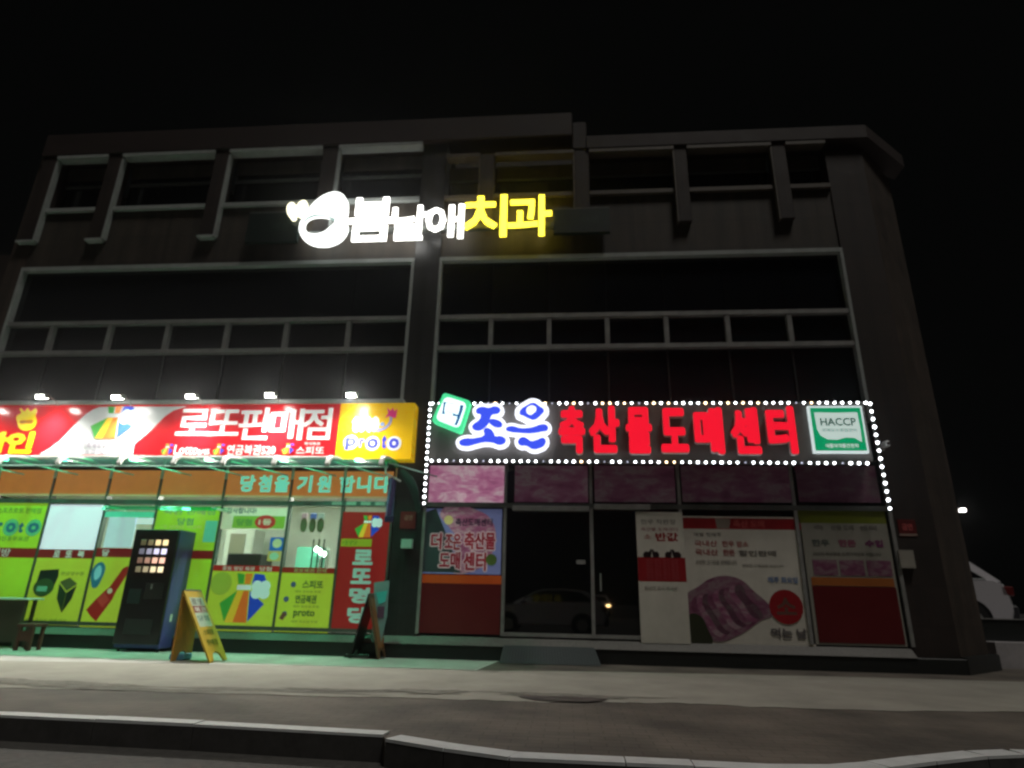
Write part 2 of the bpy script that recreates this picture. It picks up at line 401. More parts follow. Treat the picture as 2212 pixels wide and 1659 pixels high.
# plinth and sill
SZ0, SZ1 = aZ(1088, 1397, -.2), aZ(1086, 1374, -.05)
MB().box(-16, XE, -.16, .5, -.02, SZ0, .01).build('plinth', M['plinth'], B)
MB().prism([(XE, -.16), (XE, .3), (CE[0]+.12, 1.2), (CE[0]+.12, .92)], 'z', -.02, SZ0+.02).build('plinth', M['plinth'], B)
MB().prism([(-.18, SZ0), (-.02, SZ1-.03), (.3, SZ1), (.3, SZ0)], 'x', -16, XR).build('sill', M['sill'], B)

# ------------------------------------------------------------------ shop fronts
ZT0, ZT1 = aZ(1091, 1092), aZ(1091, 1003)   # transom band
intm = mat('shop_wall', (.62, .64, .58), .8, noise=.1, nscale=2)
def shop_frame(xs, z0, z1, m, w_=.04, name='shop_frame'):
    for x in xs: box(name, x-w_/2, x+w_/2, -.045, .06, z0, z1, m, B)
LX = [aX(*p) for p in ((-135, 1080), (-10, 1080), (113, 1080), (234, 1080), (345, 1080), (485, 1080), (629, 1080), (740, 1110), (848, 1100))]
shop_frame(LX, SZ1, ZT0-.04, M['alud'])
for x in LX: box('shop_frame', x-.02, x+.02, -.078, .06, ZT0+.04, ZT0+.42, M['alud'], B)
box('shop_rail', -16, PL, -.05, .06, ZT0-.038, ZT0+.038, M['alud'], B)
box('shop_rail', -16, PL, -.05, .06, SZ1-.01, SZ1+.05, M['alud'], B)
RX = [PR+.03, aX(1088, 1240), aX(1279, 1200), aX(1475, 1200), aX(1735, 1250), aX(1945, 1250)]
shop_frame(RX[1:], SZ1, ZT0-.042, M['alu'], .055)
shop_frame([RX[0]], SZ1, 3.3, M['alu'], .05)
shop_frame(RX[1:], ZT0+.042, 3.3, M['alu'], .05)
box('shop_rail', PR, XR, -.05, .06, ZT0-.04, ZT0+.04, M['alud'], B)
tg = bpy.data.materials.new('clear_glass'); tg.use_nodes = True; nt = tg.node_tree; nt.nodes.clear()
o_ = nt.nodes.new('ShaderNodeOutputMaterial'); mx = nt.nodes.new('ShaderNodeMixShader'); tr = nt.nodes.new('ShaderNodeBsdfTransparent'); gl = nt.nodes.new('ShaderNodeBsdfGlossy')
tr.inputs['Color'].default_value = (.86, .95, .9, 1); gl.inputs['Roughness'].default_value = .03; mx.inputs[0].default_value = .06
nt.links.new(tr.outputs[0], mx.inputs[1]); nt.links.new(gl.outputs[0], mx.inputs[2]); nt.links.new(mx.outputs[0], o_.inputs['Surface'])
for i in range(len(LX)-1):
    box('shop_window', LX[i]+.022, LX[i+1]-.022, .0, .012, SZ1+.05, ZT0-.04, tg, B)
box('back_wall', -16, PL, 2.6, 2.7, 0, 3.3, intm, B)
box('back_wall', PL-.06, PL, .07, 2.6, 0, 3.3, intm, B)
box('shop_ceiling', -16, PL-.06, .13, 2.6, 2.8, 2.9, intm, B)
box('shop_floor', -16, PL-.06, .51, 2.6, .2, SZ0+.02, M['sill'], B)
# right shop: dark door leaves and windows
box('shop_window', RX[0]+.03, RX[1]-.03, .0, .012, SZ1, ZT0-.04, M['dglass'], B)
for i in (1, 2):
    d = box('door', RX[i]+.03, RX[i+1]-.03, -.005, .01, SZ1+.06, ZT0-.042, M['dglass'], B)
    box('door_rail', RX[i]+.03, RX[i+1]-.03, -.03, .03, SZ1, SZ1+.058, M['alu'], d)
for i in (3, 4): box('shop_window', RX[i]+.03, RX[i+1]-.03, .0, .012, SZ1, ZT0-.042, M['dglass'], B)
for i in range(5): box('transom_window', RX[i]+.03, RX[i+1]-.03, .0, .012, ZT0+.042, 3.3, M['dglass'], B)
hx = aX(1262, 1215, -.07)
MB().box(hx-.13, hx+.02, -.045, -.03, aZ(1262, 1219), aZ(1262, 1210)).build('door_handle', M['alu'], B)
MB().tube([(RX[2]+.13, -.08, 1.1), (RX[2]+.13, -.08, 1.38)], .014).build('door_handle', M['alu'], B)
MB().box(aX(1108, 1106), RX[2]-.04, -.12, -.052, ZT0-.1, ZT0-.015, .01).build('door_closer', M['alu'], B)
MB().box(RX[2]+.05, RX[2]+1.0, -.1, -.052, ZT0-.06, ZT0+.03, .01).build('door_closer', M['alu'], B)

# ================================================================== flat printed panels
class Panel:
    """a rectangular board/film on the facade; u to the right, v downwards, both 0..1"""
    def __init__(s, name, label, cat, tl, br, Y, m, group=None, th=.006):
        a, c = at(*tl, Y), at(*br, Y)
        s.x0, s.x1, s.z1, s.z0, s.Y = a.x, c.x, a.z, c.z, Y
        s.o = box(name, s.x0, s.x1, Y, Y+th, s.z0, s.z1, m); tag(s.o, label, cat, group); s.n = 0
    def xz(s, u, v): return s.x0+(s.x1-s.x0)*u, s.z1+(s.z0-s.z1)*v
    def lay(s): s.n += 1; return s.Y-.0003*s.n
    def band(s, name, u0, v0, u1, v1, m):
        a, c = s.xz(u0, v0), s.xz(u1, v1); y = s.lay()
        return box(name, a[0], c[0], y, y+.002, c[1], a[1], m, s.o)
    def shape(s, name, pts, m, smooth=False, holes=()):
        return outline(name, [[s.xz(*p) for p in pts]]+[[s.xz(*p) for p in h] for h in holes], s.lay(), .0018, m, s.o, smooth)
    def disc(s, name, u, v, ru, m, rv=None, n=20):
        k = abs((s.x1-s.x0)/(s.z1-s.z0)); rv = rv or ru*k
        return s.shape(name, [(u+ru*math.cos(2*math.pi*i/n), v+rv*math.sin(2*math.pi*i/n)) for i in range(n)], m)
    def text(s, t, u0, v0, u1, v1, m, bold=0.0, name='lettering', depth=.0018):
        a, c = s.xz(u0, v0), s.xz(u1, v1)
        o = text(name, t, a[0], c[0], c[1], a[1], s.lay(), m, s.o, bold, depth)
        s.n += (9 if depth > .0035 else 2) if bold else 0
        return o
def pot_logo(p, u0, v0, u1, v1, g, band=(225, 235, 235), flower=True):
    """round-bodied pot in green, orange and blue stripes with a white clover"""
    q = lambda pts: [(u0+(u1-u0)*a, v0+(v1-v0)*c) for a, c in pts]
    p.shape('emblem', q([(0, .62), (.36, .36), (.17, 1)]), film((60, 160, 60), g))
    p.shape('emblem', q([(.36, .36), (.5, .36), (.36, 1), (.17, 1)]), film((235, 190, 50), g))
    p.shape('emblem', q([(.5, .36), (.62, .36), (.66, 1), (.36, 1)]), film((230, 110, 40), g))
    p.shape('emblem', q([(.64, .36), (1, .62), (.68, .98)]), film((30, 70, 200), g))
    p.shape('emblem', q([(.3, 0), (.47, .02), (.48, .22), (.36, .22)]), film((60, 160, 60), g))
    p.shape('emblem', q([(.49, .0), (.66, .0), (.62, .22), (.5, .22)]), film((230, 130, 40), g))
    p.shape('emblem', q([(.7, .0), (.92, .02), (1.0, .2), (.66, .22)]), film((30, 70, 200), g))
    p.shape('emblem', q([(.34, .24), (.66, .24), (.66, .34), (.34, .34)]), film(band, g))
    if flower:
        for dx, dz in ((-.09, -.07), (.09, -.07), (-.09, .07), (.09, .07)):
            c = q([(.88+dx, .33+dz)])[0]; p.disc('clover', c[0], c[1], .12*(u1-u0), film((215, 235, 240), g))

# ------------------------------------------------------------------ lottery shop sign
YS = -.3
red = mat('red_sign_face', lin((205, 28, 38)), .2, 0, .25, noise=.06, nscale=1)
wht = mat('white_sign_face', (.8, .8, .82), .3, 0, .12)
S = Panel('shop_sign', 'long red lottery shop sign with white swoosh and white lettering, above the green awning', 'sign', (-330, 877), (726, 985), YS, red, th=.22)
def R1(zx, zy):  # zoomed photograph coordinates of the left half of the sign -> u,v
    a = at(zx*.23146, 822.9+.23146*zy, YS); return ((a.x-S.x0)/(S.x1-S.x0), (a.z-S.z1)/(S.z0-S.z1))
def R2(zx, zy):
    a = at(466.3+zx*.23146, 822.9+.23146*zy, YS); return ((a.x-S.x0)/(S.x1-S.x0), (a.z-S.z1)/(S.z0-S.z1))
S.shape('swoosh', [R1(*q) for q in ((370, 684), (470, 625), (560, 560), (640, 470), (720, 385), (800, 310), (870, 265), (930, 243), (1350, 240), (1740, 238), (1620, 275), (1540, 330), (1460, 410), (1390, 480), (1260, 585), (1238, 690), (800, 688))], wht)
lw = mat('white_lettering', (.85, .85, .85), .4, 0, .35)
for t, f, a, c in (('로', R1, (1680, 262), (1935, 508)), ('또', R1, (1955, 268), (2220, 510)), ('판', R2, (240, 250), (510, 550)), ('매', R2, (525, 262), (800, 552)), ('점', R2, (835, 255), (1062, 550))):
    u0, v0 = f(*a); u1, v1 = f(*c); S.text(t, u0, v0, u1, v1, lw, .006, 'letter', .004)
yl = mat('yellow_lettering', lin((250, 215, 20)), .4, 0, .3)
for t, a, c in (('확', (-190, 475), (55, 680)), ('인', (95, 475), (292, 682))):
    u0, v0 = R1(*a); u1, v1 = R1(*c); S.text(t, u0, v0, u1, v1, yl, .05, 'letter', .004)
# gold purse emblem above the yellow letters
S.shape('emblem', [R1(*q) for q in ((170, 390), (165, 330), (205, 300), (195, 262), (240, 285), (265, 258), (290, 285), (345, 262), (340, 330), (350, 380), (320, 440), (250, 465), (190, 445))], yl, True)
S.shape('emblem', [R1(*q) for q in ((190, 385), (250, 370), (320, 385), (250, 400))], film((190, 120, 20), .3), True)
a, c = R1(900, 240), R1(1215, 538); pot_logo(S, a[0], a[1], c[0], c[1], .25)
gy = mat('grey_lettering', lin((120, 110, 130)), .5, 0, .1)
for t, a, c in (('기획재정부 복권위원회', (775, 575), (1255, 632)), ('동행 복권판매점', (800, 642), (1200, 682))):
    u0, v0 = R1(*a); u1, v1 = R1(*c); S.text(t, u0, v0, u1, v1, gy)
for f, a, c in ((R1, (1525, 590), (1612, 690)), (R1, (2005, 590), (2095, 690)), (R2, (630, 585), (730, 685))):
    u0, v0 = f(*a); u1, v1 = f(*c); pot_logo(S, u0, v0, u1, v1, .25, flower=False)
for t, f, a, c in (('Lotto', R1, (1645, 600), (1850, 690)), ('6/45', R1, (1860, 640), (1960, 690)), ('연금복권520', R2, (120, 600), (555, 695)), ('스피또', R2, (760, 615), (1010, 690)), ('즉석복권', R2, (835, 575), (975, 603))):
    u0, v0 = f(*a); u1, v1 = f(*c); S.text(t, u0, v0, u1, v1, lw, 0)
a, c = at(-330, 866, YS), at(873, 866, YS)
MB().box(a.x, c.x, YS-.05, 0.1, S.z1+.004, aZ(486, 863, YS-.05), .01).build('top_rail', M['trim'], S.o)
MB().box(a.x, S.x1, YS-.03, 0.1, S.z0-.05, S.z0-.004, .01).build('bottom_rail', M['trim'], S.o)

yel = mat('yellow_sign_face', lin((245, 195, 20)), .28, 0, .3, noise=.06, nscale=1)
Yp = Panel('shop_sign', 'yellow square sign with blue lettering at the right end of the red sign', 'sign', (737, 871), (887, 992), YS-.03, yel, th=.3)
blu = mat('blue_lettering', lin((60, 70, 210)), .4, 0, .3)
def RY(zx, zy):
    a = at(466.3+zx*.23146, 822.9+.23146*zy, YS-.03); return ((a.x-Yp.x0)/(Yp.x1-Yp.x0), (a.z-Yp.z1)/(Yp.z0-Yp.z1))
for t, x0, x1, y0, y1 in (('p', 1205, 1312, 520, 655), ('r', 1335, 1390, 530, 630), ('o', 1405, 1520, 525, 640), ('t', 1545, 1595, 500, 640), ('o', 1610, 1715, 525, 640)):
    if t in 'po': u, v = RY((x0+x1)/2, (y0+y1)/2 - (15 if t == 'p' else 0)); Yp.disc('halo', u, v, .098, lw)
    u0, v0 = RY(x0+8, y0+8); u1, v1 = RY(x1-8, y1-8); Yp.text(t, u0, v0, u1, v1, blu, .05)
for t, x0, x1 in (('t', 1280, 1330), ('o', 1335, 1400), ('t', 1410, 1450), ('o', 1455, 1520)):
    u0, v0 = RY(x0, 330); u1, v1 = RY(x1, 480); Yp.text(t, u0, v0, u1, v1, lw, .06)
q = [RY(*p) for p in ((1495, 470), (1560, 462), (1610, 430), (1645, 370), (1640, 330), (1625, 330), (1622, 370), (1590, 415), (1550, 440), (1500, 450))]
Yp.shape('emblem', q, film((150, 150, 190), .3), True)
Yp.shape('emblem', [RY(*p) for p in ((1580, 345), (1610, 300), (1600, 250), (1632, 280), (1655, 248), (1665, 285), (1695, 262), (1680, 350), (1620, 330))], film((220, 50, 130), .3))
Yp.disc('emblem', *RY(1555, 405), .03, film((120, 150, 200), .3))

# ------------------------------------------------------------------ floodlights on arms over the sign
def make_flood():
    t = thing('floodlight', (0, 0, 0), 'small lit floodlight on a thin arm at the left end of the red sign', 'floodlight', 'floodlights above the red sign')
    MB().tube([(0, 0, 0), (0, -.03, .06), (0, -.16, .1), (0, -.3, .085)], .011).build('arm', M['alu'], t)
    MB().prism([(-.41, .01), (-.30, .055), (-.27, .1), (-.33, .13), (-.43, .07)], 'x', -.085, .085).build('lamp_head', M['alud'], t)
    mk('lens', [(-.08, -.415, .004), (.08, -.415, .004), (.08, -.295, .05), (-.08, -.295, .05)], [(0, 3, 2, 1)], lamp_mat('flood_lens', (1, .98, .9), 60), t)
    mk('lens_front', [(-.075, -.436, .066), (.075, -.436, .066), (.075, -.417, .012), (-.075, -.417, .012)], [(0, 1, 2, 3)], lamp_mat('flood_lens', (1, .98, .9), 60), t)
    ld = bpy.data.lights.new('flood_beam', 'SPOT'); ld.energy = LAMP_W; ld.spot_size = rad(165); ld.spot_blend = 1; ld.shadow_soft_size = .06; ld.color = (1, .97, .88)
    lo = bpy.data.objects.new('flood_beam', ld); COL.objects.link(lo); lo.parent = t; lo.location = (0, -.39, -.0)
    lo.rotation_euler = Vector((0, -.2, -1)).to_track_quat('-Z', 'Y').to_euler()
    l2 = bpy.data.lights.new('sign_beam', 'SPOT'); l2.energy = 95; l2.spot_size = rad(70); l2.spot_blend = 1; l2.shadow_soft_size = .05; l2.color = (1, .98, .92)
    o2 = bpy.data.objects.new('sign_beam', l2); COL.objects.link(o2); o2.parent = t; o2.location = (0, -.40, -.02)
    o2.rotation_euler = Vector((0, .8, -.75)).to_track_quat('-Z', 'Y').to_euler()
    return t
def copy_tree(o, parent=None):
    c = o.copy(); COL.objects.link(c)
    if parent: c.parent = parent
    for ch in list(o.children): copy_tree(ch, c)
    return c
fl0 = make_flood()
FL = [(-75, 858, None), (92, 857, 'small lit floodlight over the yellow letters at the far left of the red sign'),
      (255, 858, 'small lit floodlight over the striped pot emblem of the red sign'),
      (415, 856, 'small lit floodlight over the first big white letter of the red sign'),
      (585, 853, 'small lit floodlight over the middle big white letter of the red sign'),
      (760, 853, 'small lit floodlight on a thin arm above the yellow sign')]
for i, (px, py, lb) in enumerate(FL):
    o = fl0 if i == 0 else copy_tree(fl0)
    a = at(px, py, -.72)
    o.location = (a.x, YS-.05, a.z-.06)
    if lb: o['label'] = lb

# ------------------------------------------------------------------ awning
AW = thing('awning', (-8, 0, 3.2), 'long curved green tinted awning with white ribs below the red sign', 'awning')
am = bpy.data.materials.new('green_polycarbonate'); am.use_nodes = True; nt = am.node_tree; nt.nodes.clear()
o_ = nt.nodes.new('ShaderNodeOutputMaterial'); mx = nt.nodes.new('ShaderNodeMixShader'); tr = nt.nodes.new('ShaderNodeBsdfTransparent'); pb = nt.nodes.new('ShaderNodeBsdfPrincipled')
tr.inputs['Color'].default_value = (.13, .85, .47, 1); pb.inputs['Base Color'].default_value = (.05, .16, .13, 1); pb.inputs['Roughness'].default_value = .2; mx.inputs[0].default_value = .3
nt.links.new(tr.outputs[0], mx.inputs[1]); nt.links.new(pb.outputs[0], mx.inputs[2]); nt.links.new(mx.outputs[0], o_.inputs['Surface'])
prof = [(-.04, 3.14), (-.35, 3.18), (-.68, 3.17), (-.86, 3.13), (-.97, 3.06), (-1.01, 2.97)]
ax0, ax1 = -15.5, aX(850, 1000, -.7)
b = MB(); n = len(prof)
b.add([(x, p[0], p[1]) for x in (ax0, ax1) for p in prof], [(i, i+1, n+i+1, n+i) for i in range(n-1)])
b.build('canopy_sheet', am, AW, True)
for px in (-230, -115, 8, 135, 266, 382, 488, 597, 712, 827):
    x = aX(px, 995, -.95)
    b = MB()
    for i in range(n-1):
        p, q = prof[i], prof[i+1]
        N = lambda t: (t[0]-(.0 if t[1] > 3.15 else .012), t[1]+.012); N2 = lambda t: (t[0]-(.0 if t[1] > 3.15 else .05), t[1]+.045)
        P0, Q0, P1, Q1 = N(p), N(q), N2(p), N2(q)
        b.add([(x-.035, *P1), (x+.035, *P1), (x+.035, *Q1), (x-.035, *Q1), (x-.035, *P0), (x+.035, *P0), (x+.035, *Q0), (x-.035, *Q0)],
              [(0, 1, 2, 3), (4, 7, 6, 5), (0, 3, 7, 4), (1, 5, 6, 2)] + ([(0, 4, 5, 1)] if i == 0 else []) + ([(3, 2, 6, 7)] if i == n-2 else []))
    b.build('rib', M['white'], AW)
    MB().tube([(x+.75, -.1, 2.98), (x, -.75, 3.1)], .013).build('stay', mat('mint_metal', (.35, .6, .5), .4), AW)
MB().tube([(ax0, -1.015, 2.96), (ax1, -1.015, 2.96)], .016).build('front_bar', mat('mint_metal', (.35, .6, .5), .4), AW)
for px in (8, 137, 290, 452, 613, 776):
    x = aX(px, 991, -.8)
    MB().tube([(x, -.8, 3.1), (x, -.8, 3.135)], .075, 14).build('downlight', lamp_mat('downlight_lens', (.9, 1, .96), 7), AW)

# orange fascia behind the awning
F = Panel('banner', 'long orange band with pale green Korean lettering under the awning', 'banner', (-330, 1013), (846, 1077), -.052, mat('orange_band', lin((205, 130, 62)), .5, 0, .38, noise=.2, nscale=1.2), th=.01)
cyn = mat('mint_lettering', lin((120, 235, 200)), .4, 0, .55)
for t, x0, x1 in (('당', 519.5, 552), ('첨', 559, 586.7), ('을', 593.6, 626), ('기', 643, 675), ('원', 686, 716), ('합', 733.6, 767), ('니', 772, 802), ('다', 809, 843)):
    F.text(t, (aX(x0, 1042, -.05)-F.x0)/(F.x1-F.x0), .16, (aX(x1, 1042, -.05)-F.x0)/(F.x1-F.x0), .8, cyn, .035, 'letter', .003)
F.band('edge_strip', 0, .93, 1, 1, film((190, 170, 130), .25))
for x in LX[:-1]:
    MB().box(x-.022, x+.022, -.085, -.058, ZT0+.42, ZT1+.06).build('strut', mat('mint_metal', (.35, .6, .5), .4), AW)

# ------------------------------------------------------------------ left window films
g = .26
lime, lime2 = film((150, 200, 45), .42), film((175, 195, 55), .36)
maroon = film((130, 26, 28), g); pale = film((190, 200, 190), .35); navy = film((30, 60, 150), g); dk = film((25, 45, 40), .1)
YW = -.03
GR = 'printed films on the lottery shop windows'
def px_panel(name, label, cat, x0, y0, x1, y1, m, Y=YW, group=None, th=.006):
    """x0,x1 read at the row (y0+y1)/2"""
    ym = (y0+y1)/2; xm = (x0+x1)/2
    xa, xb = aX(x0, ym, Y), aX(x1, ym, Y); za, zb = aZ(xm, y0, Y), aZ(xm, y1, Y)
    p = Panel.__new__(Panel); p.x0, p.x1, p.z1, p.z0, p.Y, p.n = xa, xb, za, zb, Y, 0
    p.o = box(name, xa, xb, Y, Y+th, zb, za, m); tag(p.o, label, cat, group); return p
def between(i, name, label, y0, y1, m, cat='window film', group=GR, th=.006):
    xm = 0
    x0, x1 = LX[i]+.024, LX[i+1]-.024
    pm = {0: -70, 1: 50, 2: 160, 3: 260, 4: 400, 5: 545, 6: 660, 7: 780}[i]
    p = Panel.__new__(Panel); p.x0, p.x1, p.Y, p.n = x0, x1, YW, 0
    p.z1, p.z0 = aZ(pm, y0, YW), aZ(pm-15, y1, YW)
    p.o = box(name, x0, x1, YW, YW+th, p.z0, p.z1, m); tag(p.o, label, cat, group); return p
WF = []
p = between(0, 'window_film', 'lime green window film left of the blue lettered film', 1082, 1338, lime)
p = between(1, 'window_film', 'lime green window film with pale blue lowercase lettering and a red band', 1082, 1340, lime)
for t, a, c in (('p', -.02, .12), ('r', .16, .27), ('o', .34, .52), ('t', .57, .66), ('o', .74, .94)):
    if t == 'o': p.disc('halo', (a+c)/2, .235, .14, film((95, 185, 130), g))
    p.text(t, a, .19, c, .28, film((40, 110, 130), g), .06)
p.band('header_band', 0, .41, 1, .49, maroon)
p.text('복권방', .02, .415, .55, .485, pale)
p.text('스포츠토토 판매점', .1, .06, .9, .11, film((85, 150, 60), .3)); p.text('체육진흥투표권', .12, .31, .8, .35, film((85, 150, 60), .3))
p.shape('picture', [(0, .56), (.25, .58), (.3, .7), (.2, .82), (0, .86)], film((110, 175, 120), g), True)
p.shape('picture', [(.05, .74), (.2, .72), (.26, .82), (.1, .86)], film((150, 130, 30), g), True)
p = between(2, 'window_film', 'lime green window film picturing a dark payment terminal and an open box', 1187, 1351, lime2)
p.band('header_band', 0, 0, 1, .12, maroon)
for i, t in enumerate('로또복'): p.text(t, .28+.22*i, .015, .4+.22*i, .11, pale, .03)
p.shape('picture', [(.12, .29), (.45, .27), (.47, .36), (.43, .52), (.1, .5)], film((18, 40, 34), .1))
p.shape('picture', [(.1, .45), (.42, .46), (.38, .6), (.12, .6)], film((60, 90, 50), .1), True)
p.band('picture', .14, .5, .32, .57, film((110, 180, 150), .2))
p.shape('picture', [(.52, .44), (.68, .38), (.84, .46), (.68, .56)], film((95, 105, 60), .1))
p.shape('picture', [(.52, .46), (.68, .58), (.68, .84), (.54, .66)], film((35, 62, 42), .1))
p.shape('picture', [(.84, .48), (.685, .58), (.685, .84), (.8, .66)], film((20, 42, 34), .1))
p.text('현금영수증', .5, .3, .92, .35, film((110, 140, 50), .25)); p.text('복권 구입은 19세 이상', .08, .92, .8, .955, film((110, 140, 50), .25))
wp = between(2, 'lit_panel', 'blank white lit panel at the top of a lottery shop window', 1090, 1187, film((205, 212, 225), .75), 'panel', None, .012)
wp = px_panel('lit_panel', 'smaller blank pale panel left of the dark vending machine top', 'panel', 229, 1117, 290, 1183, film((175, 195, 205), .6), YW-.02, None, .012)
wp = px_panel('lit_panel', 'narrow white panel peeping over the vending machine', 'panel', 293, 1119, 331, 1132, film((210, 218, 228), .6), YW-.02, None, .012)
p = between(3, 'window_film', 'lime green window film with a red bottle picture beside the vending machine', 1184, 1356, lime2)
p.band('header_band', 0, 0, 1, .12, maroon); p.text('당', .12, .015, .26, .11, pale, .03)
p.shape('picture', [(.05, .22), (.2, .2), (.22, .42), (.12, .52), (.04, .46)], film((40, 120, 150), .2), True)
p.shape('picture', [(.06, .79), (.2, .66), (.34, .55), (.42, .5), (.6, .26), (.68, .23), (.74, .28), (.56, .56), (.52, .66), (.42, .78), (.3, .93), (.18, .87)], film((150, 28, 26), .3))
p.shape('picture', [(.22, .66), (.34, .57), (.47, .66), (.36, .76)], film((175, 60, 50), .3)); p.disc('picture', .44, .55, .05, film((190, 190, 160), .3))
p.shape('picture', [(.1, .24), (.16, .24), (.12, .42), (.08, .4)], film((120, 190, 200), .35), True)
p = between(3, 'window_panel', 'mint panel under the small second awning', 1105, 1117, film((80, 190, 160), .5), 'panel', None)
p = between(4, 'window_film', 'lime green window film with grey lettering behind the vending machine', 1094, 1360, lime)
p.text('복권 판매점', .1, .02, .92, .07, film((120, 160, 120), g)); p.band('picture', .8, .12, .99, .3, film((90, 190, 160), .4))
p.text('당첨', .35, .1, .6, .16, film((60, 130, 120), g))
p.band('header_band', 0, .37, 1, .44, maroon)
p.text('1등 당첨금 지급처', .1, .16, .74, .19, film((185, 205, 120), .3))
# second, smaller awning over the shop door
A2 = thing('awning', (-8.2, 0, 2.6), 'short mint green awning over the vending machine', 'awning')
xa, xb = aX(233, 1095, -.4), aX(478, 1095, -.4)
za = aZ(350, 1096, -.2)
mk('canopy_sheet', [(xa, -.04, za), (xb, -.04, za), (xb, -.5, za-.02), (xa, -.5, za-.02), (xb, -.56, za-.1), (xa, -.56, za-.1)], [(0, 1, 2, 3), (3, 2, 4, 5)], am, A2)
for x in (xa+.08, (xa+xb)/2, xb-.08): MB().box(x-.025, x+.025, -.52, -.05, za-.06, za-.025, .004).build('rib', M['white'], A2)
for x in (xa+1.0, xb-.7): MB().tube([(x, -.3, za-.05), (x, -.3, za-.024)], .07, 12).build('downlight', lamp_mat('downlight_lens', (.9, 1, .96), 7), A2)

p = between(5, 'window_film', 'lime window film with a large striped pot emblem under a red band', 1222, 1366, lime2)
p.band('header_band', 0, 0, 1, .09, film((165, 30, 26), .3)); p.text('로또 명당 복권', .14, .015, .62, .08, pale); p.text('당첨', .7, .015, .88, .08, pale)
pot_logo(p, .18, .12, .84, .86, g)
p.text('인생역전 행복한 주말', .06, .9, .9, .94, film((105, 150, 50), .25)); p.disc('picture', .16, .28, .16, film((150, 175, 60), .3))
q = between(5, 'window_banner', 'pale hanging banner with green label and red oval inside the shop window', 1094, 1143, film((205, 205, 180), .4), 'banner', None)
q.text('감사합니다!', .06, .06, .52, .32, film((70, 90, 95), .2), .02)
q.band('label_band', .18, .42, .98, .96, film((125, 165, 60), .35)); q.disc('oval', .68, .68, .16, film((185, 50, 45), .35), .3)
q.text('1등', .58, .55, .78, .82, film((205, 190, 170), .3), .03); q.text('당첨', .24, .55, .48, .85, film((90, 140, 70), .3), .03)
q = px_panel('notice', 'small blue square notice with a pale round emblem on the shop glass', 'notice', 583, 1161, 614, 1189, film((25, 100, 190), .3), YW)
q.disc('emblem', .5, .46, .33, film((185, 195, 150), .35), .36)
q = px_panel('notice', 'yellow edged notice with a pale disc below the blue notice', 'notice', 578, 1191, 606, 1212, film((190, 175, 90), .3), YW); q.disc('emblem', .5, .5, .36, film((150, 200, 170), .3), .4)
p = between(6, 'window_film', 'lime window film with three printed lines next to the red poster', 1226, 1366, lime2)
p.band('header_band', 0, 0, 1, .09, film((140, 35, 26), .3)); p.text('로또복권 판매', .22, .015, .85, .08, film((150, 170, 110), .3))
ol = film((70, 115, 60), .12)
for v, t in ((.2, '스피또'), (.43, '연금복권'), (.66, 'proto')):
    p.disc('emblem', .25-.1*(v > .3), v+.07, .05, film((70, 90, 130), .2)); p.text(t, .42-.1*(v > .3), v, .82-.1*(v > .3), v+.13, ol, .02)
for v in (.36, .59, .82): p.text('매주 토요일 추첨', .3, v, .78, v+.035, film((120, 150, 60), .25))
p.shape('picture', [(.06, .8), (.12, .7), (.2, .72), (.14, .82)], film((110, 70, 60), .2))
MB().tube([(aX(704, 1222, -.08), -.045, aZ(704, 1228)), (aX(706, 1222, -.08), -.09, aZ(706, 1222)), (aX(708, 1222, -.08), -.09, aZ(708, 1190)), (aX(708, 1190), -.045, aZ(708, 1184))], .014).build('door_handle', M['white'], B)
P7 = between(7, 'window_poster', 'tall red poster with striped pot emblem and vertical white lettering', 1106, 1366, film((158, 30, 30), .28), 'poster')
pot_logo(P7, .28, .03, .8, .22, .35)
P7.band('ribbon', .02, .235, .66, .3, film((150, 165, 40), .3)); P7.text('1등명당', .06, .245, .36, .29, film((90, 120, 30), .3)); 
wl = film((150, 195, 180), .32)
for i, t in enumerate('로또명당'): P7.text(t, .3, .325+.158*i, .72, .455+.158*i, wl, .05, 'letter')

# inside the lit lottery shop
for i, (x, y) in enumerate(((-4.6, .34), (-7.4, .34), (-10.2, .34))):
    tag(box('ceiling_light', x-.6, x+.6, y-.12, y+.12, 2.74, 2.78, lamp_mat('tube_light', (.97, 1, .9), 60)), 'white ceiling light inside the lottery shop, %s' % ('behind the red poster side', 'above the vending machine', 'nearest the far left windows')[i], 'ceiling light', 'ceiling lights in the lottery shop')
c_ = thing('counter', (-5.2, 1.5, .3), 'dark grey box topped counter standing inside the lottery shop window', 'counter')
a, c = at(489, 1204, .9), at(618, 1228, .9)
MB().box(a.x, c.x-.1, .9, 1.5, .3, c.z, .02).build('base', intm, c_); MB().box(a.x, at(562, 1204, .9).x, .92, 1.45, c.z+.004, a.z+.08, .02).build('monitor_box', M['black'], c_)
cab = thing('cabinet', (-6, 2.3, .3), 'tall cabinet with grey glazed door inside the lottery shop', 'cabinet')
a = at(494, 1150, 1.6); MB().box(a.x-.05, a.x+.55, 1.6, 2.1, .3, 2.2, .02).build('body', intm, cab); box('door', a.x+.06, a.x+.38, 1.585, 1.598, 1.0, 2.1, film((120, 118, 100), .05), cab)
a = at(693, 1192, 1.2)
mn = thing('desk_lamp', (a.x, 1.2, a.z-.5), 'bright white desk lamp glowing inside the shop door', 'lamp')
MB().tube([(a.x, 1.2, a.z-.6), (a.x, 1.2, a.z-.1)], .015).build('stem', M['alu'], mn)
MB().tube([(a.x-.1, 1.17, a.z+.06), (a.x+.1, 1.17, a.z-.06)], .05, 10).build('tube', lamp_mat('desk_tube', (.95, 1, .95), 8), mn)
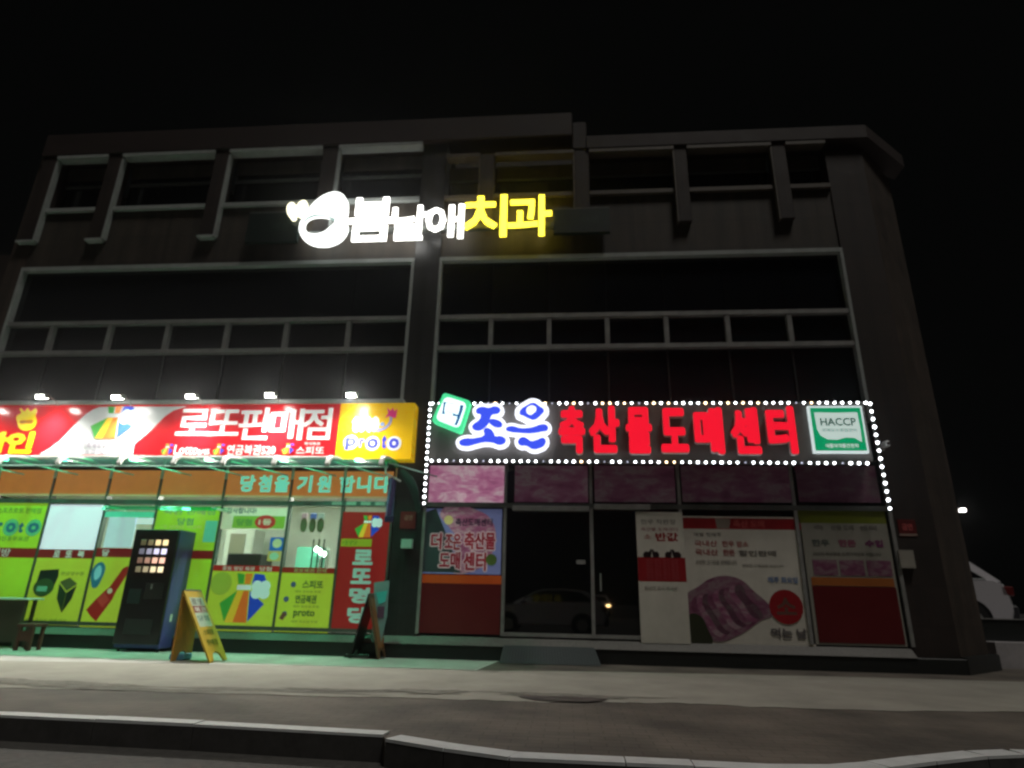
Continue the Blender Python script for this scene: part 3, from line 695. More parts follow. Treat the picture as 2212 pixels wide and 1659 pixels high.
a = at(662, 1195, 1.3); tag(box('box', a.x-.2, a.x+.28, 1.3, 1.6, a.z-.35, a.z+.12, film((105, 185, 160), .1)), 'mint green box on the counter inside the shop door', 'box')
tbl = thing('desk', (a.x, 1.5, .3), 'pale desk inside the shop door', 'desk'); MB().box(a.x-.9, a.x+.7, 1.15, 1.9, a.z-.42, a.z-.355, .01).build('desk_top', intm, tbl); MB().box(a.x-.85, a.x-.8, 1.2, 1.85, .3, a.z-.425).box(a.x+.6, a.x+.65, 1.2, 1.85, .3, a.z-.425).build('desk_leg', intm, tbl)
for i, (px, c1, lb) in enumerate(((657, (190, 160, 170), 'pink topped'), (676, (90, 120, 190), 'blue topped'), (693, (170, 190, 180), 'white topped'))):
    a = at(px, 1128, .06); t = thing('hanging_pouch', (a.x, .06, a.z), '%s ticket pouch hanging behind the shop door glass' % lb, 'pouch', 'pouches hanging behind the door')
    MB().box(a.x-.055, a.x+.055, .05, .07, a.z+.05, a.z+.16, .008).build('clip', film(c1, .4), t)
    outline('pouch', [[(a.x+.06*math.cos(k*.628), a.z-.05+.13*math.sin(k*.628)) for k in range(10)]], .05, .02, film((125, 125, 95), .1), t)
for px in (675, 687, 698):
    a = at(px, 1190, .03); box('blind_strip', a.x-.012, a.x+.012, .03, .04, a.z-.3, a.z+.2, film((60, 70, 50), .05), B)
# little notices on the glass of the door head
a, c = at(632, 1084, YW), at(846, 1096, YW)
q = px_panel('notice', 'row of small dark stickers above the shop door', 'notice', 700, 1083, 842, 1092, film((60, 90, 80), .2), -.056)
for k in range(4): q.band('sticker', .12+.22*k, .1, .27+.22*k, .9, film((120, 160, 140), .3))

# ------------------------------------------------------------------ things on the central pilaster
a, c = at(868, 1105, -.03), at(893, 1136, -.03)
t = Panel('sign_plate', 'small dark red plate on the dark pilaster between the shops', 'plate', (866, 1105), (896, 1142), -.045, film((120, 35, 38), 0), th=.012)
t.text('금연', .25, .2, .8, .5, film((170, 120, 110), 0), .02)
t = Panel('meter_box', 'small pale mint box fixed to the dark pilaster below the red plate', 'box', (867, 1164), (889, 1184), -.13, mat('mint_box', (.5, .7, .62), .5), th=.098)
t.band('cover', .08, .08, .92, .92, mat('mint_box2', (.55, .75, .68), .4))
tp = bpy.data.materials.new('green_sheet'); tp.use_nodes = True; tp.node_tree.nodes['Principled BSDF'].inputs['Base Color'].default_value = (.03, .075, .06, 1); tp.node_tree.nodes['Principled BSDF'].inputs['Roughness'].default_value = .3
pts = [R2(*q) for q in ()]
gsh = [(1722, 832), (1800, 860), (1870, 960), (1893, 1080), (1890, 1225), (1850, 1140), (1800, 1010), (1740, 900)]
v = [at(466.3+zx*.23146, 822.9+.23146*zy, -.42) for zx, zy in gsh]
tag(outline('side_sheet', [[(q.x, q.z) for q in v]], -.42, .02, tp, None, True), 'dark green curved end sheet of the awning beside the pilaster', 'awning sheet')
hb = thing('hanging_banner', (aX(846, 1060, -.5), -.5, aZ(846, 1030, -.5)), 'narrow violet cloth banner hanging from the end of the awning', 'banner')
b = MB()
x0, x1 = aX(836, 1065, -.55), aX(854, 1065, -.55); zt, zb = aZ(848, 1032, -.55), aZ(846, 1115, -.55)
vs = []; nn = 9
for j in range(12):
    for k in range(nn):
        f = k/(nn-1); vs.append((x0+(x1-x0)*f, -.55+.03*math.sin(f*9+j*.25), zt+(zb-zt)*j/11))
b.add(vs, [(j*nn+k, j*nn+k+1, (j+1)*nn+k+1, (j+1)*nn+k) for j in range(11) for k in range(nn-1)])
b.build('cloth', mat('violet_cloth', (.13, .12, .3), .7, noise=.3, nscale=8), hb, True)
MB().box(x0, x1, -.585, -.515, zb-.1, zb, .01).build('hem', mat('navy_cloth', (.03, .025, .1), .7), hb)
MB().tube([(aX(832, 1030, -.6), -.6, aZ(832, 998, -.6)), (aX(833, 1020, -.6), -.6, aZ(833, 1022, -.6)), (aX(865, 1045, -.5), -.5, aZ(862, 1040, -.5))], .018).build('hanger', M['white'], hb)

# ================================================================== right shop sign
YB = -.32
SB = Panel('shop_sign', 'wide grey fascia board carrying blue and red channel letters above the butcher shop', 'sign', (928, 873), (1886, 996), YB, M['board'], th=.3)
YL = YB-.13
def q5(zx, zy, Y=YL): a = at(877.8+.248*zx, 811.9+.248*zy, Y); return (a.x, a.z)
def q6(zx, zy, Y=YL): a = at(1399+.2728*zx, 811.9+.2728*zy, Y); return (a.x, a.z)
redl = mat('red_lit_letter', lin((205, 20, 45)), .4, 0, .85, (1, .008, .03))
edge = mat('letter_return', (.7, .68, .68), .4)
for t, f, x0, x1, y0, y1 in (('축', q5, 1325, 1560, 262, 675), ('산', q5, 1585, 1865, 262, 670), ('물', q5, 1905, 2150, 272, 675), ('도', q6, 92, 332, 255, 605),
                             ('매', q6, 355, 618, 250, 618), ('센', q6, 640, 910, 250, 618), ('터', q6, 925, 1200, 240, 618)):
    a, c = f(x0, y0), f(x1, y1)
    o = text('letter', t, a[0], c[0], c[1], a[1], YL, redl, SB.o, .034, .012)
    text('letter_return', t, a[0]+.004, c[0]+.004, c[1]-.012, a[1]-.012, YL+.012, edge, o, .04, .09)
blue = mat('blue_lit_letter', lin((40, 60, 220)), .4, 0, 1.0, (.045, .09, .85)); hal = mat('white_lit_letter', (.8, .8, .8), .4, 0, 1.5, (.88, .9, 1))
def blob(name, strokes, halo):
    """letter of brush-like strokes: closed outlines; halo drawn as the same outline grown"""
    o = None
    for i, pts in enumerate(strokes):
        pts = [q5(*p) for p in pts]
        h = outline(name, [pts], YL-.001*i, .08, hal, SB.o, True, halo)
        outline('letter_face', [pts], YL-.012-.001*i, .008, blue, h, True, .026)
JO = [[(620, 300), (660, 282), (720, 292), (770, 278), (808, 298), (795, 318), (745, 330), (722, 360), (712, 400), (680, 440), (625, 468), (585, 445), (600, 425), (640, 395), (660, 350), (650, 325), (622, 318)],
      [(735, 395), (775, 392), (820, 415), (825, 432), (790, 440), (755, 425)],
      [(690, 470), (720, 470), (752, 505), (765, 535), (830, 540), (855, 565), (825, 590), (750, 572), (680, 568), (600, 585), (520, 602), (472, 582), (490, 565), (600, 555), (690, 520)]]
EU_O = [(985, 330), (1060, 250), (1110, 235), (1160, 265), (1200, 300), (1180, 335), (1110, 385), (1070, 375), (1020, 350)]
EU_H = [(1045, 300), (1070, 265), (1110, 262), (1132, 290), (1110, 325), (1075, 340)]
EU = [[(880, 465), (900, 452), (1000, 468), (1100, 460), (1180, 435), (1215, 440), (1222, 462), (1180, 475), (1080, 490), (980, 485), (900, 475)],
      [(985, 570), (1015, 545), (1050, 560), (1085, 580), (1140, 570), (1195, 555), (1198, 590), (1150, 622), (1105, 628), (1050, 600), (990, 590)]]
blob('letter', JO, .085)
h = outline('letter', [[q5(*p) for p in EU_O]], YL, .08, hal, SB.o, True, .082)
outline('letter_face', [[q5(*p) for p in EU_O], [q5(*p) for p in EU_H]], YL-.012, .008, blue, h, True)
blob('letter', EU, .082)
# tilted square letter box
sq = [q5(*p, YB-.16) for p in ((325, 145), (562, 220), (475, 497), (218, 395))]
T_ = thing('sign_box', (sum(p[0] for p in sq)/4, YB-.16, sum(p[1] for p in sq)/4), 'tilted glowing green and white square letter box at the left end of the grey sign', 'sign')
def rounded(c, r):
    out = []; n = len(c)
    for i in range(n):
        p, a, d = Vector(c[i]), Vector(c[i-1]), Vector(c[(i+1) % n])
        e1 = p+(a-p).normalized()*r; e2 = p+(d-p).normalized()*r
        for k in range(5): t = k/4; out.append(tuple((1-t)**2*e1+2*t*(1-t)*p+t*t*e2))
    return out
outline('box_body', [rounded(sq, .06)], YB-.16, .16, mat('green_lit_edge', lin((60, 210, 130)), .4, 0, .9, (.08, .8, .35)), T_, False)
cx_, cz_ = T_.location.x, T_.location.z
ins = [(cx_+(p[0]-cx_)*.8, cz_+(p[1]-cz_)*.8) for p in sq]
outline('box_face', [rounded(ins, .1)], YB-.166, .005, mat('mint_lit_face', (.8, .85, .8), .4, 0, 1.5, (.8, 1, .9)), T_, False)
tb = mat('blue_sign_stroke', lin((40, 120, 190)), .4, 0, .5)
tb2 = mat('pale_blue_stroke', lin((205, 232, 240)), .4, 0, 1.2)
for st, m_ in (([(350, 224), (425, 238), (422, 256), (350, 242)], tb2), ([(345, 302), (432, 322), (428, 340), (343, 322)], tb2), ([(322, 228), (354, 228), (340, 250), (332, 310), (344, 335), (306, 332), (314, 312), (324, 250)], tb),
           ([(470, 252), (500, 258), (492, 300), (462, 385), (440, 436), (416, 424), (430, 402), (462, 300)], tb), ([(405, 330), (450, 338), (446, 356), (400, 348)], tb)):
    outline('letter_stroke', [[q5(*p, YB-.172) for p in st]], YB-.172-.002*len(T_.children), .003, m_, T_, False)
# certificate emblem panel
cc = [q6(*p, YB-.06) for p in ((1268, 238), (1690, 238), (1757, 605), (1315, 612))]
xa, xb = (cc[0][0]+cc[3][0])/2, (cc[1][0]+cc[2][0])/2
HP = Panel('certificate_panel', 'square green and white hygiene certificate panel at the right end of the grey sign', 'panel', (1745, 877), (1878, 978), YB-.07, mat('lit_white_rim', (.8, .8, .8), .4, 0, .7, (.8, .95, .95)), th=.068)
HP.x0, HP.x1 = HP.x0, HP.x1
HP.band('green_field', .03, .04, .97, .96, mat('green_lit_face', lin((0, 150, 90)), .4, 0, .75, (.0, .32, .13)))
HP.shape('white_shape', [(.1, .14), (.5, .15), (.9, .14), (.91, .5), (.9, .78), (.78, .69), (.62, .68), (.45, .73), (.28, .72), (.16, .64), (.11, .5)], mat('mint_white_lit', (.8, .85, .83), .4, 0, .55, (.75, .95, .88)))
gl_ = mat('green_print', lin((30, 110, 95)), .5, 0, .15)
HP.text('HACCP', .19, .26, .85, .43, gl_, .012); HP.text('위해요소중점관리', .2, .49, .84, .56, mat('pale_green_print', lin((130, 170, 160)), .5, 0, .3))
HP.text('식품의약품안전처', .22, .81, .82, .9, mat('white_print', (.8, .85, .83), .5, 0, .6), .012)
# LED strips
ledw, ledo, ledd = lamp_mat('led_white', (.93, .95, 1), 11), lamp_mat('led_warm', (1, .7, .4), 7), lamp_mat('led_dim', (.75, .75, 1), .8)
def led_strip(label, p0, p1, n, Y, dim, warm):
    a, c = at(*p0, Y), at(*p1, Y); d = c-a
    t = thing('light_strip', (a+c)/2, label, 'light strip', 'strips of white light dots framing the grey sign')
    e = d.normalized()*.03; s = Vector((e.z, 0, -e.x)).normalized()*.022
    q = [a-e-s, c+e-s, c+e+s, a-e+s]
    MB().add([(v.x, Y+.012, v.z) for v in q]+[(v.x, Y+.032, v.z) for v in q], [(0, 1, 2, 3), (7, 6, 5, 4), (0, 4, 5, 1), (1, 5, 6, 2), (2, 6, 7, 3), (3, 7, 4, 0)]).build('channel', M['alud'], t)
    first = {}
    for i in range(n):
        p = a+d*(i/(n-1)); k = 'd' if i in dim else ('o' if i in warm else 'w')
        r = {'d': .016, 'o': .022, 'w': .023}[k]*(1 if k != 'w' else random.uniform(.85, 1.1))
        if k not in first:
            o = MB().tube([(p.x, Y+.011, p.z), (p.x, Y-.004, p.z), (p.x, Y-.012, p.z)], r, 10, r*.7).build('light_dot', {'d': ledd, 'o': ledo, 'w': ledw}[k], t); first[k] = o
        else:
            o = first[k].copy(); COL.objects.link(o); o.location = Vector((p.x, Y, p.z))-t.location; s_ = random.uniform(.85, 1.15); o.scale = (s_, 1, s_)
YD = YB-.07
rr = random.Random(5)
led_strip('row of white light dots along the bottom edge of the grey sign', (932, 994.8), (1874, 1000.5), 57, YD, {3, 7, 15, 23, 26, 41, 48, 53}, {20, 31, 32})
led_strip('row of white and orange light dots along the top edge of the grey sign', (934, 871.4), (1870, 869.6), 60, YD, {2, 3, 8, 11, 17, 22, 29, 50}, {5, 9, 16, 20, 24, 25, 27, 31, 33, 38, 41, 43, 45, 52})
led_strip('short vertical row of light dots down the left side of the grey sign', (929.5, 872), (915.5, 1087), 17, YD, set(), set())
led_strip('short vertical row of light dots down the right side of the grey sign', (1880, 872), (1923, 1098), 14, YD, set(), set())

# ------------------------------------------------------------------ butcher shop pictures and posters
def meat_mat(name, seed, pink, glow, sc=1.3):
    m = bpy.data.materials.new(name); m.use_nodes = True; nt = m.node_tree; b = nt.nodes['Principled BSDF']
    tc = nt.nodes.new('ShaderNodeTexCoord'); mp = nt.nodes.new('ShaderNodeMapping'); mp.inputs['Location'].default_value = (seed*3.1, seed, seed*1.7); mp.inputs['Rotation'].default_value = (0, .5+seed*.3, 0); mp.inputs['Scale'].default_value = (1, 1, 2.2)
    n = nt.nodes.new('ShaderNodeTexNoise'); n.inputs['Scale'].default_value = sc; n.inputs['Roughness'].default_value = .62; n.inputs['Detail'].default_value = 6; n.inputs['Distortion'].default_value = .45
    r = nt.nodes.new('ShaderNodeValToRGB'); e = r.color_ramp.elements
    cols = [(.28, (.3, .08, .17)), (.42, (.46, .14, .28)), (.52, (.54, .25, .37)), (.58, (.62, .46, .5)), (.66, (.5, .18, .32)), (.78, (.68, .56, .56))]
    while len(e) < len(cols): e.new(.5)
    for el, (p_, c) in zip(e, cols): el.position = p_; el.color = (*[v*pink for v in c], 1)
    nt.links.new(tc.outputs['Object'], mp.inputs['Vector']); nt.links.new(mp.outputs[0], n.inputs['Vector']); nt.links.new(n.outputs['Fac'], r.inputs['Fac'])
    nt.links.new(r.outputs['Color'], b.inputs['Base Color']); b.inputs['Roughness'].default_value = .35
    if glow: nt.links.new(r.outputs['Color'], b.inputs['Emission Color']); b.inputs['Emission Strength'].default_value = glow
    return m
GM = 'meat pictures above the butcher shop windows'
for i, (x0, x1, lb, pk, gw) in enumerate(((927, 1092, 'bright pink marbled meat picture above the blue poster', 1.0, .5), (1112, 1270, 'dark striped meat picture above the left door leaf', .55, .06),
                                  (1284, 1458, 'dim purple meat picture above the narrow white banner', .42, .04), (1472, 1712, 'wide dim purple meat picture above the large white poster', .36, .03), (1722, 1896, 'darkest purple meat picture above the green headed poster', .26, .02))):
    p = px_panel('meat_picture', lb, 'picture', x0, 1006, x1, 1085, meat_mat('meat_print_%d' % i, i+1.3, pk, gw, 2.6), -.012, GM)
rd = film((150, 18, 28), 0); pw = film((190, 186, 176), 0, a=1.2); gyt = film((110, 106, 100), 0)
p = px_panel('window_poster', 'blue and pink poster with red Korean lettering, left of the butcher shop door', 'poster', 915, 1099, 1083, 1240, film((140, 150, 210), .12), -.014)
p.shape('picture', [(.2, .04), (.7, .03), (.9, .25), (.88, .7), (.7, .93), (.35, .93), (.45, .5), (.33, .3)], meat_mat('meat_print_p', 4.4, .9, .12, 4), True)
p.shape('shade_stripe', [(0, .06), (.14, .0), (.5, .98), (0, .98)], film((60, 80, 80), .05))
p.disc('star', .31, .18, .06, film((205, 205, 130), .2)); p.text('축산도매센터', .4, .15, .88, .27, film((50, 40, 70), 0), .02)
rw, rt = film((225, 205, 210), .12), film((170, 40, 60), .1)
for t, a, c, v0, v1 in (('더', .08, .25, .36, .66), ('조은', .26, .5, .37, .66), ('축산물', .51, .94, .34, .65), ('도매', .2, .5, .65, .95), ('센터', .51, .83, .65, .97)):
    p.text(t, a, v0, c, v1, rw, .075); p.text(t, a+.015, v0+.02, c-.015, v1-.02, rt, .02)
p.disc('picture', .88, .78, .07, film((95, 125, 60), .05))
q = px_panel('window_film', 'orange stripe over dark red film below the blue poster', 'window film', 906, 1242, 1085, 1369, film((105, 22, 26), .02), -.012); q.band('orange_stripe', 0, 0, 1, .15, film((200, 85, 30), .1))
NB = px_panel('standing_banner', 'narrow white banner with red box and black cattle shapes right of the butcher door', 'banner', 1379, 1106, 1483, 1390, pw, -.06)
NB.text('한우 직판장', .1, .06, .85, .1, gyt); NB.text('축산물 도매센터', .1, .125, .88, .155, film((150, 90, 95), 0)); NB.text('반값', .4, .165, .88, .235, rd, .03); NB.text('소', .16, .18, .3, .215, rd)
NB.band('red_box', 0, .36, 1, .545, rd)
for k in range(7): NB.text('한우 암소 특가 판매', .18, .375+.023*k, .84, .392+.023*k, film((170, 80, 85), 0))
for u, s_ in ((.22, 1), (.38, -.8), (.66, .8), (.82, -1)):
    NB.shape('cattle', [(u-.09*s_, .36), (u-.1*s_, .335), (u-.05*s_, .315), (u+.03*s_, .318), (u+.06*s_, .295), (u+.085*s_, .30), (u+.08*s_, .33), (u+.06*s_, .362)], film((30, 8, 16), 0))
NB.text('원산지 표시 국내산', .12, .58, .8, .61, film((160, 156, 148), 0))
LP = px_panel('window_poster', 'large white poster with red header, sliced meat picture and red disc', 'poster', 1480, 1116, 1745, 1393, pw, -.014)
LP.band('header_band', 0, .015, 1, .105, rd); LP.shape('emblem', [(.29, .02), (.42, .02), (.4, .1), (.3, .1)], film((150, 140, 130), 0)); LP.text('축산 도매', .44, .03, .7, .09, film((190, 90, 85), 0), .02)
LP.text('매월 첫째주', .1, .135, .33, .17, gyt); LP.text('국내산', .1, .2, .29, .25, film((165, 95, 95), 0), .02); LP.text('한우 암소', .33, .2, .55, .25, film((165, 95, 95), 0), .02)
LP.text('국내산', .1, .27, .29, .32, film((165, 95, 95), 0), .02); LP.text('한돈', .33, .27, .43, .32, film((165, 95, 95), 0), .02); LP.text('할인판매', .46, .275, .77, .32, gyt, .02)
LP.text('신선한 고기만을 판매합니다', .1, .355, .44, .39, film((150, 146, 138), 0)); LP.text('정직한 가격으로 모십니다', .48, .385, .82, .405, film((140, 136, 128), 0)); LP.text('매주 화요일', .68, .48, .92, .53, film((120, 140, 175), 0), .02)
LP.shape('meat_picture', [(.0, .64), (.1, .57), (.22, .5), (.34, .48), (.46, .51), (.56, .6), (.66, .69), (.7, .75), (.58, .82), (.4, .93), (.2, .98), (.02, .86)], meat_mat('meat_print_s', 7.7, .42, 0, 3), True)
for k in range(9):
    f = k/8; u_, v_ = .12+.36*f, .955-.16*f
    c_ = .4+.2*math.sin(k*2.1)
    LP.shape('meat_slice', [(u_-.08, v_-.27+.05*f), (u_-.035, v_-.31+.06*f), (u_+.02, v_-.2+.05*f), (u_+.11, v_-.06), (u_+.12, v_-.0), (u_+.07, v_+.01), (u_-.02, v_-.1)], meat_mat('meat_slice_%d' % k, 3.3+k*1.7, c_, 0, 4), True)
LP.shape('herb_picture', [(0, .8), (.08, .78), (.16, .9), (.18, 1), (0, 1)], film((45, 50, 30), 0), True)
LP.disc('red_disc', .8, .71, .135, rd); LP.text('소', .72, .64, .88, .77, film((105, 70, 60), 0), .03); LP.text('먹는 날', .66, .87, .94, .945, film((100, 96, 96), 0), .03)
RP = px_panel('window_poster', 'poster with green header, three meat photos and a large dark red base', 'poster', 1740, 1100, 1935, 1394, film((150, 148, 138), 0), -.014)
RP.band('header_band', 0, 0, 1, .11, film((110, 120, 20), 0)); RP.text('축', .16, .125, .28, .165, gyt, .02); RP.text('산물 도매', .36, .125, .62, .165, gyt, .02); RP.text('센터', .68, .125, .88, .165, gyt, .02)
for u, t, c in ((.12, '한우', (90, 96, 90)), (.42, '한돈', (140, 80, 100)), (.72, '수입', (120, 50, 100))): RP.text(t, u, .235, u+.2, .29, film(c, 0), .04)
RP.text('신선한 축산물을 도매가격으로 드립니다', .12, .33, .88, .355, gyt)
for u in (.1, .4, .7): RP.shape('meat_photo', [(u, .39), (u+.27, .39), (u+.27, .505), (u, .505)], meat_mat('meat_print_r%d' % int(u*10), u*20, .4, 0, 6))
RP.band('orange_stripe', .06, .52, .97, .58, film((165, 95, 40), 0)); RP.band('red_base', .06, .585, .98, .985, film((95, 8, 14), 0))
# plates on the brown stone at the right end
t = px_panel('sign_plate', 'small red plate with pale edge on the brown corner wall', 'plate', 1941, 1122, 1979, 1158, film((95, 30, 30), 0), -.012, None, .014); t.band('pale_edge', 0, .86, 1, .98, film((150, 130, 120), 0)); t.text('금연', .2, .25, .8, .65, film((190, 90, 90), 0), .02)
t = px_panel('meter_box', 'pale grey meter box on the brown corner wall below the red plate', 'box', 1944, 1188, 1976, 1227, film((150, 146, 138), 0), -.09, None, .09); t.band('cover', .1, .1, .9, .9, film((160, 156, 146), 0))
a = at(1913, 963, -.2); cb = thing('wall_camera', (a.x, 0, a.z), 'small pale security camera on the brown wall right of the light strip', 'camera')
MB().tube([(a.x, 0, a.z-.05), (a.x, -.12, a.z-.05)], .015).build('bracket', M['white'], cb); MB().box(a.x-.035, a.x+.035, -.3, -.08, a.z-.03, a.z+.07, .015).build('camera_body', M['white'], cb)
MB().tube([(a.x, -.31, a.z+.02), (a.x, -.28, a.z+.02)], .025, 10).build('camera_lens', M['black'], cb)
# ribbed door mat / step
ms = thing('door_ramp', (0, -.4, 0), 'dark ribbed rubber ramp in front of the butcher shop door', 'ramp')
xa, xb = aX(1088, 1395, -.17), aX(1284, 1395, -.17); xc, xd = aX(1079, 1440, -.5), aX(1305, 1440, -.5)
mk('ramp_body', [(xa, -.165, SZ0+.02), (xb, -.165, SZ0+.02), (xd-.05, -.5, .03), (xc, -.5, .03), (xa, -.165, 0), (xb, -.165, 0), (xd-.05, -.52, .009), (xc, -.52, .009)], [(3, 2, 1, 0), (3, 7, 6, 2), (0, 4, 7, 3), (1, 2, 6, 5), (4, 5, 6, 7), (0, 1, 5, 4)], mat('ribbed_rubber', (.035, .045, .047), .7, noise=.2, nscale=20), ms)
b = MB()
for k in range(34):
    f = (k+.5)/34; x0_, x1_ = xa+(xb-xa)*f, xc+(xd-.05-xc)*f
    b.add([(x0_-.006, -.17, SZ0+.021), (x0_+.006, -.17, SZ0+.021), (x1_+.006, -.495, .033), (x1_-.006, -.495, .033), (x0_-.006, -.17, SZ0+.027), (x0_+.006, -.17, SZ0+.027), (x1_+.006, -.495, .039), (x1_-.006, -.495, .039)], [(4, 7, 6, 5), (0, 4, 5, 1), (3, 2, 6, 7), (0, 3, 7, 4), (1, 5, 6, 2)])
b.build('ribs', mat('rubber_rib', (.05, .06, .062), .6), ms)

# ================================================================== dental sign
YD_ = -.3
DS = thing('letter_sign', (aX(900, 480, YD_), YD_, aZ(900, 480, YD_)), 'glowing white and yellow individual letters with a white oval emblem on the upper wall', 'sign')
wl_ = mat('white_glow_letter', (.8, .8, .8), .4, 0, 4.5, (1, .985, .93)); yl_ = mat('yellow_glow_letter', (.8, .7, .1), .4, 0, 3.4, (1, .8, .05))
def q7(zx, zy): a = at(548.6+.3719*zx, 356.6+.3719*zy, YD_); return (a.x, a.z)
LS = [('봄', 565, 795, 192, 434, wl_), ('날', 808, 1000, 238, 428, wl_), ('애', 1003, 1212, 232, 420, wl_), ('치', 1222, 1465, 178, 410, yl_), ('과', 1475, 1730, 178, 404, yl_)]
for t, x0, x1, y0, y1, m_ in LS:
    a, c = q7(x0, y0), q7(x1, y1)
    o = text('letter', t, a[0], c[0], c[1], a[1], YD_, m_, DS, .004, .05)
OV = [(262, 350), (268, 400), (305, 445), (380, 470), (460, 460), (520, 420), (543, 370), (536, 318), (545, 262), (538, 200), (490, 156), (430, 162), (365, 200), (318, 250), (285, 300)]
HO = [(294, 350), (312, 318), (366, 300), (424, 304), (468, 322), (438, 360), (394, 390), (336, 398), (302, 380)]
outline('emblem', [[q7(*p) for p in OV], [q7(*p) for p in HO]], YD_, .06, mat('white_glow_emblem', (.8, .8, .8), .4, 0, 2.2, (.97, 1, .96)), DS, True)
outline('emblem_rim', [[q7(*p) for p in ((296, 330), (320, 300), (370, 288), (440, 300), (472, 321), (424, 303), (366, 299), (314, 316))]], YD_-.008, .005, mat('mint_rim', (.5, .7, .65), .4, 0, .6, (.55, .8, .75)), DS, True)
for pts in ([(190, 255), (200, 225), (222, 215), (243, 235), (245, 290), (232, 318), (205, 300)], [(246, 240), (275, 206), (302, 208), (306, 250), (290, 290), (262, 300), (248, 280)]):
    outline('emblem', [[q7(*p) for p in pts]], YD_, .05, mat('cream_glow', (.8, .8, .7), .4, 0, 2.2, (1, .95, .68)), DS, True)
MB().box(q7(520, 0)[0], q7(1740, 0)[0], YD_+.07, -.11, aZ(900, 497, YD_+.07), aZ(900, 488, YD_+.07)).build('mounting_rail', M['alud'], DS)
gd = mat('dark_green_board', (.008, .02, .016), .5, noise=.3, nscale=3)
for (x0, y0, x1, y1, lb) in ((540, 458, 640, 520, 'unlit dark green sign box left of the glowing oval emblem'), (1196, 450, 1318, 500, 'unlit dark green sign box right of the yellow letters')):
    s_ = Panel('sign_box', lb, 'sign', (x0, y0), (x1, y1), -.21, gd, th=.1)
    s_.text('여성', .5, .35, .8, .65, mat('dull_green_print', (.02, .04, .03), .6), .02); s_.band('rim', 0, 0, 1, .06, M['alud'])

# ================================================================== objects on the paving
# vending machine
gy_ = gr(336, 1411).y
VX0, VX1 = aX(238, 1400, gy_), aX(338, 1405, gy_); VH = aZ(340, 1143, gy_)
VM = thing('vending_machine', ((VX0+VX1)/2, gy_+.36, 0), 'tall dark blue drinks vending machine with lit rows of buttons outside the lottery shop', 'vending machine')
vb = mat('navy_enamel', (.075, .07, .26), .35, noise=.15, nscale=3)
x0, x1, y0, y1 = VX0, VX1, gy_, gy_+.78
MB().box(x0, x1, y0+.06, y1, .06, VH, .012).build('cabinet', vb, VM)
dr = MB().box(x0+.005, x1-.005, y0, y0+.055, .12, VH-.01, .012).build('front_door', mat('black_gloss', (.014, .014, .016), .25), VM)
W_ = x1-x0
box('display_glass', x0+.1*W_, x1-.08*W_, y0-.006, y0-.001, VH*.6, VH*.95, mat('display_black', (.02, .012, .012), .2), VM)
cans = {}
for r_ in range(4):
    for c_i in range(4):
        br = (.12, .3, .8, 1.0)[c_i]*(.4 if (r_ == 0 and c_i < 2) else 1)
        col = [(1, .78, .4), (.8, .75, 1), (1, .55, .4), (1, .82, .5)][r_]
        k = (r_, c_i)
        xx = x0+W_*(.26+.165*c_i); zz = VH*(.885-.075*r_)
        MB().box(xx-.045, xx+.045, y0-.02, y0-.007, zz-.045, zz+.045, .012).build('lit_button', mat('button_%d_%d' % k, tuple(v*.12 for v in col), .4, 0, br*1.5, col), VM)
box('coin_panel', x0+.5*W_, x0+.9*W_, y0-.012, y0-.001, VH*.42, VH*.55, mat('dark_steel', (.05, .05, .05), .35, metal=.6), VM)
box('coin_slot', x0+.62*W_, x0+.65*W_, y0-.016, y0-.0125, VH*.5, VH*.54, M['alu'], VM)
box('cup_window', x0+.15*W_, x0+.42*W_, y0-.012, y0-.001, VH*.38, VH*.5, mat('dark_window', (.03, .045, .045), .1), VM)
box('delivery_flap', x0+.2*W_, x0+.8*W_, y0-.01, y0-.001, VH*.14, VH*.26, mat('dark_flap', (.02, .02, .022), .5), VM)
box('price_sticker', x1+.0005, x1+.002, y0+.2, y0+.26, VH*.24, VH*.3, M['white'], VM)
for xx in (x0+.06, x1-.06):
    for yy in (y0+.12, y1-.06): MB().tube([(xx, yy, .008), (xx, yy, .07)], .025).build('foot', M['black'], VM)

def a_frame(name, label, apex, lf, rf, wid, m_r, m_l, yfront, text_fn):
    """two hinged boards, ridge running away from the road (y)"""
    t = thing(name, ((lf[0]+rf[0])/2, yfront+wid/2, 0), label, 'board')
    y0, y1 = yfront, yfront+wid; th = .025
    def leg(nm, foot, m_):
        A, F_ = Vector((apex[0], 0, apex[1])), Vector((foot, 0, .012))
        d = (F_-A); L = d.length; d.normalize(); nn_ = Vector((-d.z, 0, d.x)); nn_ *= (th/2) * (1 if (foot > apex[0]) == (nn_.x > 0) else -1)
        P = lambda s, y, k: tuple(A+d*(s*L)+nn_*k+Vector((0, y, 0)))
        # board with an arched cut-out at the foot
        prof_ = [(0, 0), (1, 0), (1, .2), (.9, .3), (.86, .5), (.9, .7), (1, .8), (1, 1), (0, 1)]
        n_ = len(prof_)
        vs = [P(s, y0+(y1-y0)*f, 1) for s, f in prof_]+[P(s, y0+(y1-y0)*f, -1) for s, f in prof_]
        fs = [(0, 1, 2, 3, 4, 8), (4, 5, 6, 7, 8), (n_+8, n_+4, n_+3, n_+2, n_+1, n_), (n_+8, n_+7, n_+6, n_+5, n_+4)]+[(i, i+n_, (i+1) % n_+n_, (i+1) % n_) for i in range(n_)]
        return mk(nm, vs, fs, m_, t), P
    o_l, _ = leg('board_panel', lf[0], m_l); o_r, P = leg('board_panel', rf[0], m_r)
    MB().tube([(apex[0], y0+.02, apex[1]+.01), (apex[0], y1-.02, apex[1]+.01)], .016).build('hinge', M['alud'], t)
    text_fn(o_r, P, y0, y1, t)
    return t
yf = gr(404, 1432).y
